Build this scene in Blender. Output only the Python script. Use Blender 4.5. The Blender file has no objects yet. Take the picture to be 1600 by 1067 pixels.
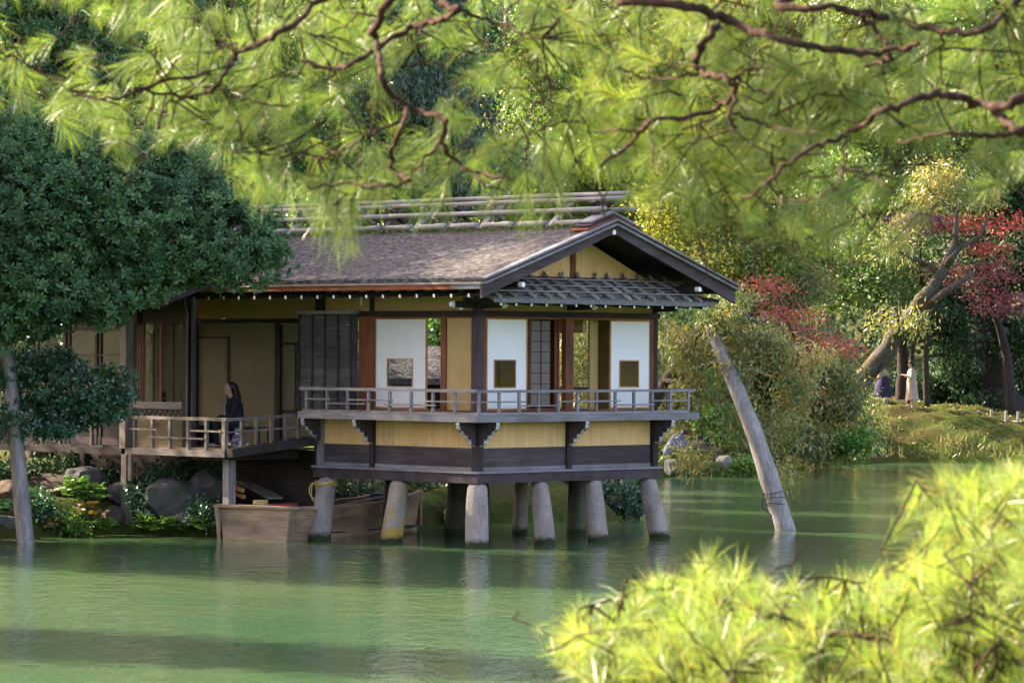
import bpy, bmesh, math, random
import numpy as np
from mathutils import Vector, Matrix

# ------------------------------------------------------------------ camera, sky, sun, exposure
R = math.radians
FPX, CAMH, HORY, ROLL = 5300.0, 3.6, 552.0, 0.0059      # focal length in photo pixels, eye height, horizon row, roll
scene = bpy.context.scene
C = scene.collection
cd = bpy.data.cameras.new('camera')
cam = bpy.data.objects.new('camera', cd)
C.objects.link(cam)
cam.location = (0, 0, CAMH)
cam.rotation_euler = (Matrix.Rotation(R(90), 4, 'X') @ Matrix.Rotation(ROLL, 4, 'Z')).to_euler()
cd.sensor_width = 36.0
cd.lens = 36.0 * FPX / 1600.0
cd.shift_y = (HORY - 533.5) / 1600.0
cd.clip_end = 2000.0
cd.dof.use_dof = True
cd.dof.focus_distance = 65.0
cd.dof.aperture_fstop = 12.0
scene.camera = cam

SUN_DIR = Vector((-0.88, 0.47, 0.0)).normalized()
SUN_EL = R(33)
to_sun = Vector((SUN_DIR.x * math.cos(SUN_EL), SUN_DIR.y * math.cos(SUN_EL), math.sin(SUN_EL)))
world = bpy.data.worlds.new('World')
scene.world = world
world.use_nodes = True
wn = world.node_tree.nodes
wn.clear()
sky = wn.new('ShaderNodeTexSky')
sky.sky_type = 'NISHITA'
sky.sun_disc = False
sky.sun_elevation = SUN_EL
sky.sun_rotation = math.atan2(SUN_DIR.x, SUN_DIR.y)
sky.air_density = 1.0
sky.dust_density = 4.0
bg = wn.new('ShaderNodeBackground')
bg.inputs['Strength'].default_value = 0.15
wo = wn.new('ShaderNodeOutputWorld')
tint = wn.new('ShaderNodeMix'); tint.data_type = 'RGBA'; tint.blend_type = 'MULTIPLY'; tint.inputs[0].default_value = 1.0
tint.inputs[7].default_value = (1.12, 0.96, 0.97, 1)      # the photograph's white balance for the shade
world.node_tree.links.new(sky.outputs[0], tint.inputs[6])
world.node_tree.links.new(tint.outputs[2], bg.inputs[0])
world.node_tree.links.new(bg.outputs[0], wo.inputs[0])
sl = bpy.data.lights.new('sun', 'SUN')
sl.energy = 4.8
sl.angle = R(0.6)
sl.color = (1.0, 0.87, 0.66)
so = bpy.data.objects.new('sun', sl)
C.objects.link(so)
so.rotation_euler = to_sun.to_track_quat('Z', 'Y').to_euler()
scene.view_settings.view_transform = 'Standard'
scene.view_settings.look = 'None'
scene.view_settings.exposure = 2.62
scene.view_settings.gamma = 1.0
cy = scene.cycles
cy.max_bounces = 7
cy.diffuse_bounces = 4
cy.glossy_bounces = 4
cy.transmission_bounces = 5
cy.transparent_max_bounces = 8
cy.caustics_reflective = False
cy.caustics_refractive = False
cy.sample_clamp_indirect = 6.0

rng = np.random.default_rng(7)
random.seed(7)

# ------------------------------------------------------------------ helpers
def W(px, py, Y):
    """place in the world for a pixel of the photograph at distance Y"""
    dx, dy = px - 800.0, py - HORY
    c, s = math.cos(-ROLL), math.sin(-ROLL)
    a, b = dx * c - dy * s, dx * s + dy * c
    return Vector((a / FPX * Y, Y, CAMH - b / FPX * Y))

def props(o, label=None, cat=None, group=None, kind=None):
    if label: o['label'] = label
    if cat: o['category'] = cat
    if group: o['group'] = group
    if kind: o['kind'] = kind
    return o

def thing(name, label, cat, loc=(0, 0, 0), rz=0.0, group=None):
    o = bpy.data.objects.new(name, None)
    C.objects.link(o)
    o.location = loc
    o.rotation_euler = (0, 0, rz)
    o.empty_display_size = 0.2
    return props(o, label, cat, group)

def link(name, me, parent=None, loc=None, rot=None):
    o = bpy.data.objects.new(name, me)
    C.objects.link(o)
    if parent: o.parent = parent
    if loc is not None: o.location = loc
    if rot is not None: o.rotation_euler = rot
    return o

class MB:
    """collects shapes for ONE mesh"""
    def __init__(s): s.v, s.f, s.m = [], [], []
    def add(s, vs, fs, mi=0):
        n = len(s.v)
        s.v += [tuple(x) for x in vs]
        s.f += [tuple(n + i for i in f) for f in fs]
        s.m += [mi] * len(fs)
        return s
    def box(s, a, b, mi=0):
        x0, y0, z0 = [min(a[i], b[i]) for i in range(3)]
        x1, y1, z1 = [max(a[i], b[i]) for i in range(3)]
        return s.add([(x0,y0,z0),(x1,y0,z0),(x1,y1,z0),(x0,y1,z0),(x0,y0,z1),(x1,y0,z1),(x1,y1,z1),(x0,y1,z1)],
                     [(0,3,2,1),(4,5,6,7),(0,1,5,4),(1,2,6,5),(2,3,7,6),(3,0,4,7)], mi)
    def beam(s, p, q, w, h, up=(0,0,1), mi=0, w2=None, h2=None):
        p, q, up = Vector(p), Vector(q), Vector(up)
        d = (q - p).normalized()
        x = d.cross(up).normalized()
        y = x.cross(d).normalized()
        w2 = w if w2 is None else w2; h2 = h if h2 is None else h2
        vs = []
        for c, ww, hh in ((p, w, h), (q, w2, h2)):
            for i, j in ((-1,-1),(1,-1),(1,1),(-1,1)):
                vs.append(c + x * (i * ww / 2) + y * (j * hh / 2))
        return s.add(vs, [(0,1,2,3),(7,6,5,4),(0,4,5,1),(1,5,6,2),(2,6,7,3),(3,7,4,0)], mi)
    def prism(s, poly, axis_from, axis_to, frame, mi=0, rim=0):
        """poly: 2-D points, frame(a, b, t) -> 3-D"""
        n = len(poly)
        vs = [frame(a, b, axis_from) for a, b in poly] + [frame(a, b, axis_to) for a, b in poly]
        s.add(vs, [tuple(range(n - 1, -1, -1)), tuple(range(n, 2 * n))], mi)
        k = len(s.v) - 2 * n
        for i in range(n):
            j = (i + 1) % n
            s.f.append((k + i, k + j, k + n + j, k + n + i)); s.m.append(rim)
        return s
    def tube(s, pts, rad, n=8, mi=0, cap=True):
        pts = [Vector(p) for p in pts]
        if not hasattr(rad, '__len__'): rad = [rad] * len(pts)
        vs, fs = [], []
        x = None
        for i, p in enumerate(pts):
            d = (pts[min(i + 1, len(pts) - 1)] - pts[max(i - 1, 0)]).normalized()
            if x is None:
                r = Vector((0.31, 0.2, 0.93)) if abs(d.z) < 0.8 else Vector((1, 0, 0))
                x = d.cross(r).normalized()
            else: x = (x - d * x.dot(d)).normalized()
            y = x.cross(d)
            for k in range(n):
                a = 2 * math.pi * k / n
                vs.append(p + (x * math.cos(a) + y * math.sin(a)) * rad[i])
        for i in range(len(pts) - 1):
            for k in range(n):
                k2 = (k + 1) % n
                fs.append((i*n + k, i*n + k2, (i+1)*n + k2, (i+1)*n + k))
        if cap:
            fs.append(tuple(range(n - 1, -1, -1)))
            fs.append(tuple((len(pts) - 1) * n + k for k in range(n)))
        return s.add(vs, fs, mi)
    def ellipsoid(s, c, r, rot=None, nu=14, nv=9, mi=0):
        vs, fs = [], []
        M3 = rot if rot is not None else Matrix.Identity(3)
        for j in range(nv + 1):
            th = math.pi * j / nv
            for i in range(nu):
                ph = 2 * math.pi * i / nu
                vs.append(Vector(c) + M3 @ Vector((r[0]*math.sin(th)*math.cos(ph), r[1]*math.sin(th)*math.sin(ph), r[2]*math.cos(th))))
        for j in range(nv):
            for i in range(nu):
                i2 = (i + 1) % nu
                fs.append((j*nu + i, (j+1)*nu + i, (j+1)*nu + i2, j*nu + i2))
        return s.add(vs, fs, mi)
    def mesh(s, name, mats, smooth=False):
        me = bpy.data.meshes.new(name)
        me.from_pydata(s.v, [], s.f)
        if not isinstance(mats, (list, tuple)): mats = [mats]
        for m in mats: me.materials.append(m)
        if len(mats) > 1: me.polygons.foreach_set('material_index', s.m)
        if smooth: me.polygons.foreach_set('use_smooth', [True] * len(me.polygons))
        me.update()
        return me
    def build(s, name, mats, parent=None, smooth=False, loc=None, rot=None):
        return link(name, s.mesh(name, mats, smooth), parent, loc, rot)

def np_mesh(name, V, F, mat, smooth=False):
    """V (n,3), F (m,k) numpy -> mesh"""
    V = np.ascontiguousarray(V, dtype=np.float32); F = np.ascontiguousarray(F, dtype=np.int32)
    k = F.shape[1]
    me = bpy.data.meshes.new(name)
    me.vertices.add(len(V)); me.vertices.foreach_set('co', V.ravel())
    me.loops.add(F.size); me.loops.foreach_set('vertex_index', F.ravel())
    me.polygons.add(len(F))
    me.polygons.foreach_set('loop_start', np.arange(0, F.size, k, dtype=np.int32))
    me.polygons.foreach_set('loop_total', np.full(len(F), k, dtype=np.int32))
    if smooth: me.polygons.foreach_set('use_smooth', np.ones(len(F), dtype=bool))
    me.materials.append(mat)
    me.update(calc_edges=True)
    return me

def unit(a):
    return a / np.maximum(np.linalg.norm(a, axis=-1, keepdims=True), 1e-9)

# ------------------------------------------------------------------ materials
MATS = {}
def nt(name):
    m = bpy.data.materials.new(name); m.use_nodes = True
    t = m.node_tree; t.nodes.clear()
    out = t.nodes.new('ShaderNodeOutputMaterial')
    return m, t, out
def N(t, kind, **kw):
    n = t.nodes.new(kind)
    for k, v in kw.items():
        if k in n.inputs: n.inputs[k].default_value = v
        else: setattr(n, k, v)
    return n
def ramp(t, fac, stops):
    r = t.nodes.new('ShaderNodeValToRGB')
    e = r.color_ramp.elements
    while len(e) < len(stops): e.new(0.5)
    for i, (p, c) in enumerate(stops):
        e[i].position = p; e[i].color = (c[0], c[1], c[2], 1)
    t.links.new(fac, r.inputs[0])
    return r.outputs[0]
def mixc(t, fac, a, b, blend='MIX'):
    m = t.nodes.new('ShaderNodeMix'); m.data_type = 'RGBA'; m.blend_type = blend
    for sock, val in ((m.inputs[0], fac), (m.inputs[6], a), (m.inputs[7], b)):
        if hasattr(val, 'links') or isinstance(val, bpy.types.NodeSocket): t.links.new(val, sock)
        elif isinstance(val, (int, float)): sock.default_value = val
        else: sock.default_value = (val[0], val[1], val[2], 1)
    return m.outputs[2]
def coords(t, scale=(1, 1, 1), obj=True, rot=(0, 0, 0)):
    tc = t.nodes.new('ShaderNodeTexCoord') if obj else t.nodes.new('ShaderNodeNewGeometry')
    mp = t.nodes.new('ShaderNodeMapping')
    mp.inputs['Scale'].default_value = scale; mp.inputs['Rotation'].default_value = rot
    t.links.new(tc.outputs['Object' if obj else 'Position'], mp.inputs[0])
    return mp.outputs[0]
def noise(t, vec, scale, detail=4, rough=0.55, dist=0.0):
    n = N(t, 'ShaderNodeTexNoise', Scale=scale, Detail=detail, Roughness=rough, Distortion=dist)
    t.links.new(vec, n.inputs['Vector'])
    return n.outputs['Fac']
def bump(t, h, strength, dist):
    b = N(t, 'ShaderNodeBump', Strength=strength, Distance=dist)
    t.links.new(h, b.inputs['Height'])
    return b.outputs[0]
def principled(t, out, col, rough=0.8, normal=None, spec=0.3, **kw):
    p = N(t, 'ShaderNodeBsdfPrincipled', Roughness=rough)
    p.inputs['Specular IOR Level'].default_value = spec
    if isinstance(col, bpy.types.NodeSocket): t.links.new(col, p.inputs['Base Color'])
    else: p.inputs['Base Color'].default_value = (*col, 1)
    if normal is not None: t.links.new(normal, p.inputs['Normal'])
    for k, v in kw.items(): p.inputs[k].default_value = v
    t.links.new(p.outputs[0], out.inputs[0])
    return p

def wood(name, c1, c2, axis='z', grain=28.0, rough=0.75, streak=None, spec=0.25):
    """weathered timber, grain along an object axis"""
    m, t, out = nt(name)
    sc = {'x': (0.06, 1, 1), 'y': (1, 0.06, 1), 'z': (1, 1, 0.06)}[axis]
    v = coords(t, sc)
    g = noise(t, v, grain, 5, 0.65, 0.3)
    big = noise(t, coords(t, tuple(0.4 + 0.6 * k for k in sc)), 2.3, 3)
    oi = N(t, 'ShaderNodeObjectInfo')
    col = ramp(t, g, [(0.28, c1), (0.72, c2)])
    col = mixc(t, ramp(t, big, [(0.35, (0, 0, 0)), (0.7, (0.75,) * 3)]), col, streak or tuple(0.6 * k for k in c1))
    hv = ramp(t, oi.outputs['Random'], [(0, (0.78,) * 3), (1, (1.15,) * 3)])
    col = mixc(t, 1.0, col, hv, 'MULTIPLY')
    principled(t, out, col, rough, bump(t, g, 0.5, 0.006), spec)
    MATS[name] = m
    return m

def plain(name, col, rough=0.8, var=0.12, scale=8.0, bstr=0.0, spec=0.25):
    m, t, out = nt(name)
    n = noise(t, coords(t), scale, 5)
    c = ramp(t, n, [(0.25, tuple(k * (1 - var) for k in col)), (0.75, tuple(min(1, k * (1 + var)) for k in col))])
    nm = bump(t, noise(t, coords(t), scale * 8, 3), bstr, 0.005) if bstr else None
    principled(t, out, c, rough, nm, spec)
    MATS[name] = m
    return m

for ax in 'xyz':
    wood('dark_wood_' + ax, (0.013, 0.010, 0.009), (0.045, 0.035, 0.032), ax)
    wood('plum_wood_' + ax, (0.026, 0.018, 0.020), (0.105, 0.080, 0.090), ax, streak=(0.03, 0.016, 0.014))
    wood('grey_wood_' + ax, (0.12, 0.112, 0.118), (0.31, 0.295, 0.31), ax, 34, streak=(0.11, 0.09, 0.075))
    wood('pale_wood_' + ax, (0.20, 0.18, 0.155), (0.42, 0.39, 0.345), ax, 34, streak=(0.11, 0.095, 0.07))
    wood('red_wood_' + ax, (0.10, 0.028, 0.012), (0.30, 0.105, 0.038), ax, streak=(0.055, 0.02, 0.012))
    wood('tan_wood_' + ax, (0.30, 0.15, 0.055), (0.52, 0.29, 0.12), ax, streak=(0.2, 0.09, 0.03))
    wood('boat_wood_' + ax, (0.23, 0.145, 0.085), (0.52, 0.37, 0.235), ax, 20, streak=(0.10, 0.065, 0.05))
for ax in 'xyz': wood('aged_wood_' + ax, (0.09, 0.08, 0.07), (0.25, 0.225, 0.20), ax, 34, streak=(0.06, 0.05, 0.04))  # pale wood darkened: the veranda's shade is put into the colour
wood('prop_wood', (0.14, 0.125, 0.115), (0.40, 0.37, 0.345), 'z', 26, streak=(0.10, 0.085, 0.075))
wood('bright_red_wood', (0.20, 0.045, 0.016), (0.40, 0.12, 0.045), 'y', streak=(0.10, 0.03, 0.015))
wood('shutter_wood', (0.032, 0.030, 0.033), (0.11, 0.10, 0.105), 'y', 30)
plain('white_paint', (0.70, 0.68, 0.64), 0.6, 0.15, 30)
plain('worn_white', (0.36, 0.345, 0.335), 0.8, 0.3, 25)
plain('tatami', (0.30, 0.22, 0.10), 0.9, 0.1, 30)
plain('black_iron', (0.02, 0.02, 0.02), 0.5)

def plaster(name, base, stain):
    m, t, out = nt(name)
    v = coords(t)
    n = noise(t, v, 1.6, 4)
    drip = noise(t, coords(t, (9, 9, 0.5)), 1.0, 3)
    fine = noise(t, v, 160, 3)
    col = ramp(t, n, [(0.3, tuple(0.88 * k for k in base)), (0.7, tuple(min(1, 1.07 * k) for k in base))])
    col = mixc(t, ramp(t, drip, [(0.50, (0, 0, 0)), (0.74, (0.7,) * 3)]), col, stain)
    grime = noise(t, coords(t, (3, 3, 1.2)), 1.3, 5, 0.7)
    col = mixc(t, ramp(t, grime, [(0.52, (0, 0, 0)), (0.8, (0.45,) * 3)]), col, tuple(0.45 * k for k in base))
    principled(t, out, col, 0.92, bump(t, fine, 0.25, 0.003), 0.1)
    MATS[name] = m
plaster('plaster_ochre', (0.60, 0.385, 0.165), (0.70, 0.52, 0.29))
plaster('plaster_shaded', (0.40, 0.275, 0.115), (0.33, 0.23, 0.10))  # the ochre plaster again, with shade painted into its colour
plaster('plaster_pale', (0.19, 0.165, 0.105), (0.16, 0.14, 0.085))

def paper():
    m, t, out = nt('paper')
    n = noise(t, coords(t), 3, 4)
    fib = noise(t, coords(t, (1, 1, 6)), 60, 3)
    col = ramp(t, n, [(0.2, (0.80, 0.79, 0.76)), (0.8, (0.87, 0.865, 0.85))])
    d = N(t, 'ShaderNodeBsdfDiffuse'); tr = N(t, 'ShaderNodeBsdfTranslucent')
    t.links.new(col, d.inputs[0]); t.links.new(col, tr.inputs[0])
    t.links.new(bump(t, fib, 0.15, 0.002), d.inputs['Normal'])
    mx = N(t, 'ShaderNodeMixShader'); mx.inputs[0].default_value = 0.34
    t.links.new(d.outputs[0], mx.inputs[1]); t.links.new(tr.outputs[0], mx.inputs[2])
    t.links.new(mx.outputs[0], out.inputs[0])
    MATS['paper'] = m
paper()

def glass():
    m, t, out = nt('window_glass')
    tr = N(t, 'ShaderNodeBsdfTransparent'); tr.inputs[0].default_value = (0.86, 0.89, 0.87, 1)
    gl = N(t, 'ShaderNodeBsdfGlossy', Roughness=0.015)
    g = N(t, 'ShaderNodeNewGeometry'); dt = N(t, 'ShaderNodeVectorMath', operation='DOT_PRODUCT')
    t.links.new(g.outputs['Normal'], dt.inputs[0]); t.links.new(g.outputs['Incoming'], dt.inputs[1])
    ab = N(t, 'ShaderNodeMath', operation='ABSOLUTE'); t.links.new(dt.outputs['Value'], ab.inputs[0])
    om = N(t, 'ShaderNodeMath', operation='SUBTRACT'); om.inputs[0].default_value = 1.0; t.links.new(ab.outputs[0], om.inputs[1])
    pw = N(t, 'ShaderNodeMath', operation='POWER'); t.links.new(om.outputs[0], pw.inputs[0]); pw.inputs[1].default_value = 5.0
    fr = N(t, 'ShaderNodeMath', operation='MULTIPLY_ADD'); t.links.new(pw.outputs[0], fr.inputs[0]); fr.inputs[1].default_value = 0.94; fr.inputs[2].default_value = 0.05
    wob = noise(t, coords(t), 4.0, 2)
    t.links.new(bump(t, wob, 0.05, 0.02), gl.inputs['Normal'])
    mx = N(t, 'ShaderNodeMixShader')
    t.links.new(fr.outputs[0], mx.inputs[0]); t.links.new(tr.outputs[0], mx.inputs[1]); t.links.new(gl.outputs[0], mx.inputs[2])
    t.links.new(mx.outputs[0], out.inputs[0])
    MATS['glass'] = m
glass()

def thatch():
    m, t, out = nt('roof_bark')
    v = coords(t)
    f1 = noise(t, coords(t, (1, 0.45, 1)), 17, 6, 0.8)
    f2 = noise(t, v, 1.1, 4)
    f3 = noise(t, v, 6.0, 4)
    col = ramp(t, f1, [(0.36, (0.012, 0.010, 0.009)), (0.5, (0.060, 0.052, 0.048)), (0.68, (0.24, 0.22, 0.21))])
    col = mixc(t, ramp(t, f2, [(0.4, (0, 0, 0)), (0.7, (0.4,) * 3)]), col, (0.085, 0.062, 0.048))
    col = mixc(t, ramp(t, f3, [(0.54, (0, 0, 0)), (0.72, (0.55,) * 3)]), col, (0.06, 0.07, 0.03))
    principled(t, out, col, 0.95, bump(t, f1, 1.0, 0.03), 0.15)
    MATS['roof_bark'] = m
thatch()

def shingle():
    m, t, out = nt('pent_shingle')
    v = coords(t)
    f1 = noise(t, v, 34, 6, 0.7)
    f3 = noise(t, v, 4.0, 4)
    col = ramp(t, f1, [(0.3, (0.045, 0.042, 0.045)), (0.7, (0.22, 0.21, 0.215))])
    col = mixc(t, ramp(t, f3, [(0.45, (0, 0, 0)), (0.68, (0.65,) * 3)]), col, (0.17, 0.18, 0.09))
    principled(t, out, col, 0.95, bump(t, f1, 0.9, 0.02), 0.15)
    MATS['pent_shingle'] = m
shingle()

def stone(name, c1, c2, lichen=None, amount=0.55, tide=True, zlo=0.0, zhi=1.0):
    m, t, out = nt(name)
    v = coords(t)
    oi = N(t, 'ShaderNodeObjectInfo')
    va = N(t, 'ShaderNodeVectorMath', operation='ADD')
    cmb = N(t, 'ShaderNodeCombineXYZ')
    mul = N(t, 'ShaderNodeMath', operation='MULTIPLY'); mul.inputs[1].default_value = 37.0
    t.links.new(oi.outputs['Random'], mul.inputs[0])
    for k in range(3): t.links.new(mul.outputs[0], cmb.inputs[k])
    t.links.new(v, va.inputs[0]); t.links.new(cmb.outputs[0], va.inputs[1])
    v2 = va.outputs[0]
    f1 = noise(t, v2, 45, 6, 0.75)
    f2 = noise(t, v2, 3.2, 4)
    col = ramp(t, f1, [(0.32, c1), (0.68, c2)])
    col = mixc(t, ramp(t, f2, [(0.35, (0, 0, 0)), (0.75, (0.5,) * 3)]), col, tuple(0.55 * k for k in c1))
    geo = N(t, 'ShaderNodeNewGeometry'); sep = N(t, 'ShaderNodeSeparateXYZ')
    t.links.new(geo.outputs['Position'], sep.inputs[0])
    if lichen:
        lm = noise(t, v2, 3.0, 4, 0.6)
        mask = ramp(t, lm, [(amount, (0, 0, 0)), (amount + 0.09, (1,) * 3)])
        hz = N(t, 'ShaderNodeMapRange'); t.links.new(sep.outputs['Z'], hz.inputs[0])
        hz.inputs['From Min'].default_value = zhi; hz.inputs['From Max'].default_value = zlo
        mask = mixc(t, 1.0, mask, hz.outputs[0], 'MULTIPLY')
        col = mixc(t, mask, col, lichen)
    if tide:
        w = N(t, 'ShaderNodeMath', operation='ADD'); t.links.new(sep.outputs['Z'], w.inputs[0])
        nn = noise(t, v2, 9, 3); mm = N(t, 'ShaderNodeMath', operation='MULTIPLY'); mm.inputs[1].default_value = -0.16
        t.links.new(nn, mm.inputs[0]); t.links.new(mm.outputs[0], w.inputs[1])
        tm = ramp(t, w.outputs[0], [(0.0, (1,) * 3), (0.09, (0, 0, 0))])
        col = mixc(t, tm, col, (0.035, 0.045, 0.018))
    principled(t, out, col, 0.95, bump(t, f1, 1.0, 0.035), 0.15)
    MATS[name] = m
stone('granite', (0.18, 0.15, 0.132), (0.54, 0.465, 0.41), (0.38, 0.17, 0.04), 0.60, True, 0.0, 0.45)
stone('granite_yellow', (0.18, 0.15, 0.13), (0.52, 0.45, 0.39), (0.42, 0.27, 0.03), 0.46, True, 0.0, 1.5)
stone('granite_dark', (0.05, 0.05, 0.042), (0.17, 0.165, 0.135), (0.10, 0.13, 0.04), 0.5, True, 0.0, 0.6)
stone('rock', (0.05, 0.05, 0.052), (0.20, 0.195, 0.195), (0.06, 0.085, 0.025), 0.52, True, 0.0, 2.0)
stone('rock_brown', (0.05, 0.035, 0.028), (0.16, 0.12, 0.09), (0.09, 0.10, 0.03), 0.55, True, 0.0, 1.6)
stone('rock_pale', (0.13, 0.12, 0.10), (0.32, 0.30, 0.26), None)

def leafmat(name, stops, trans=0.4, gloss=0.08, rough=0.35, patch=None, pscale=0.5, pamt=0.6):
    m, t, out = nt(name)
    geo = N(t, 'ShaderNodeNewGeometry')
    n = len(stops)
    col = ramp(t, geo.outputs['Random Per Island'], [(i / max(1, n - 1), c) for i, c in enumerate(stops)])
    if patch:
        f = noise(t, coords(t, obj=False), pscale, 3)
        col = mixc(t, ramp(t, f, [(0.45, (0, 0, 0)), (0.62, (pamt,) * 3)]), col, patch)
    d = N(t, 'ShaderNodeBsdfDiffuse'); tr = N(t, 'ShaderNodeBsdfTranslucent')
    t.links.new(col, d.inputs[0])
    tc = mixc(t, 1.0, col, (1.25, 1.3, 0.7), 'MULTIPLY')
    t.links.new(tc, tr.inputs[0])
    mx = N(t, 'ShaderNodeMixShader'); mx.inputs[0].default_value = trans
    t.links.new(d.outputs[0], mx.inputs[1]); t.links.new(tr.outputs[0], mx.inputs[2])
    gl = N(t, 'ShaderNodeBsdfGlossy', Roughness=rough)
    m2 = N(t, 'ShaderNodeMixShader'); m2.inputs[0].default_value = gloss
    t.links.new(mx.outputs[0], m2.inputs[1]); t.links.new(gl.outputs[0], m2.inputs[2])
    t.links.new(m2.outputs[0], out.inputs[0])
    MATS[name] = m
    return m
leafmat('leaf_teal', [(0.030, 0.085, 0.030), (0.06, 0.14, 0.045), (0.10, 0.19, 0.06), (0.045, 0.115, 0.04), (0.14, 0.23, 0.07)], 0.25, 0.04, 0.5, (0.030, 0.075, 0.030), 0.9)
leafmat('leaf_dark', [(0.008, 0.026, 0.010), (0.018, 0.050, 0.018), (0.03, 0.065, 0.02)], 0.2, 0.03, 0.6)
leafmat('leaf_deep', [(0.012, 0.045, 0.018), (0.035, 0.095, 0.035), (0.055, 0.13, 0.045)], 0.25, 0.07, 0.4, (0.02, 0.06, 0.045), 0.5)
leafmat('leaf_green', [(0.04, 0.11, 0.025), (0.085, 0.17, 0.035), (0.13, 0.20, 0.045), (0.05, 0.12, 0.04)], 0.4, 0.05, 0.45, (0.16, 0.17, 0.035), 0.35)
leafmat('leaf_olive', [(0.13, 0.155, 0.035), (0.26, 0.22, 0.06), (0.34, 0.25, 0.07), (0.09, 0.16, 0.04), (0.40, 0.31, 0.12), (0.14, 0.18, 0.04)], 0.35, 0.05, 0.45, (0.055, 0.12, 0.035), 0.7, 0.75)
leafmat('leaf_yellow', [(0.20, 0.23, 0.035), (0.30, 0.27, 0.045), (0.13, 0.20, 0.035), (0.36, 0.28, 0.06)], 0.45, 0.04, 0.5, (0.09, 0.15, 0.035), 0.4)
leafmat('leaf_red', [(0.36, 0.035, 0.055), (0.45, 0.07, 0.09), (0.26, 0.03, 0.05), (0.40, 0.08, 0.06), (0.15, 0.12, 0.04), (0.38, 0.05, 0.08)], 0.4, 0.04, 0.5)
leafmat('leaf_plum', [(0.16, 0.04, 0.07), (0.24, 0.07, 0.09), (0.30, 0.075, 0.085), (0.13, 0.05, 0.05)], 0.35, 0.04, 0.5)
leafmat('leaf_purple', [(0.13, 0.04, 0.14), (0.19, 0.06, 0.18), (0.10, 0.05, 0.09)], 0.35, 0.04, 0.5)
leafmat('leaf_fern', [(0.05, 0.14, 0.015), (0.10, 0.22, 0.025), (0.16, 0.27, 0.035), (0.04, 0.11, 0.02)], 0.35, 0.05, 0.45)
leafmat('leaf_rust', [(0.20, 0.09, 0.02), (0.12, 0.13, 0.02), (0.16, 0.07, 0.02), (0.10, 0.15, 0.03)], 0.3, 0.04, 0.5)
leafmat('leaf_ivy', [(0.015, 0.06, 0.028), (0.03, 0.095, 0.04), (0.05, 0.13, 0.05)], 0.2, 0.08, 0.35)
leafmat('needle_bright', [(0.09, 0.18, 0.03), (0.25, 0.33, 0.045), (0.15, 0.25, 0.04), (0.36, 0.38, 0.07), (0.035, 0.10, 0.028), (0.32, 0.36, 0.12), (0.28, 0.20, 0.05), (0.06, 0.15, 0.03), (0.12, 0.22, 0.035)], 0.5, 0.05, 0.35)
leafmat('needle_green', [(0.08, 0.15, 0.03), (0.13, 0.21, 0.035), (0.19, 0.25, 0.05), (0.055, 0.12, 0.035), (0.25, 0.23, 0.05)], 0.5, 0.05, 0.35)
leafmat('grass_dry', [(0.13, 0.14, 0.05), (0.22, 0.20, 0.09), (0.09, 0.13, 0.03)], 0.3, 0.04, 0.5)
leafmat('moss_leaf', [(0.07, 0.11, 0.018), (0.13, 0.16, 0.03), (0.05, 0.08, 0.015)], 0.2, 0.02, 0.6)

def bark(name, c1, c2, mossy=None):
    m, t, out = nt(name)
    v = coords(t, (1, 1, 0.25), obj=False)
    f = noise(t, v, 22, 6, 0.7, 0.4)
    g = noise(t, coords(t, obj=False), 3.0, 4)
    col = ramp(t, f, [(0.3, c1), (0.7, c2)])
    if mossy: col = mixc(t, ramp(t, g, [(0.48, (0, 0, 0)), (0.6, (0.85,) * 3)]), col, mossy)
    principled(t, out, col, 0.95, bump(t, f, 1.0, 0.03), 0.1)
    MATS[name] = m
bark('bark_pine', (0.012, 0.008, 0.006), (0.085, 0.050, 0.034))
bark('bark_grey', (0.030, 0.026, 0.022), (0.115, 0.10, 0.088), (0.05, 0.042, 0.014))
bark('bark_dark', (0.018, 0.015, 0.013), (0.06, 0.05, 0.042))
bark('bark_mid', (0.07, 0.055, 0.045), (0.19, 0.16, 0.13))

def ground_mat():
    m, t, out = nt('mossy_ground')
    v = coords(t, obj=False)
    a = noise(t, v, 0.55, 5); b = noise(t, v, 7, 5, 0.7); c = noise(t, v, 30, 3)
    col = ramp(t, b, [(0.3, (0.018, 0.028, 0.007)), (0.5, (0.045, 0.066, 0.012)), (0.7, (0.08, 0.085, 0.018))])
    col = mixc(t, ramp(t, a, [(0.42, (0, 0, 0)), (0.62, (0.8,) * 3)]), col, (0.055, 0.042, 0.016))
    principled(t, out, col, 1.0, bump(t, c, 0.8, 0.04), 0.05)
    MATS['ground'] = m
ground_mat()

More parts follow.
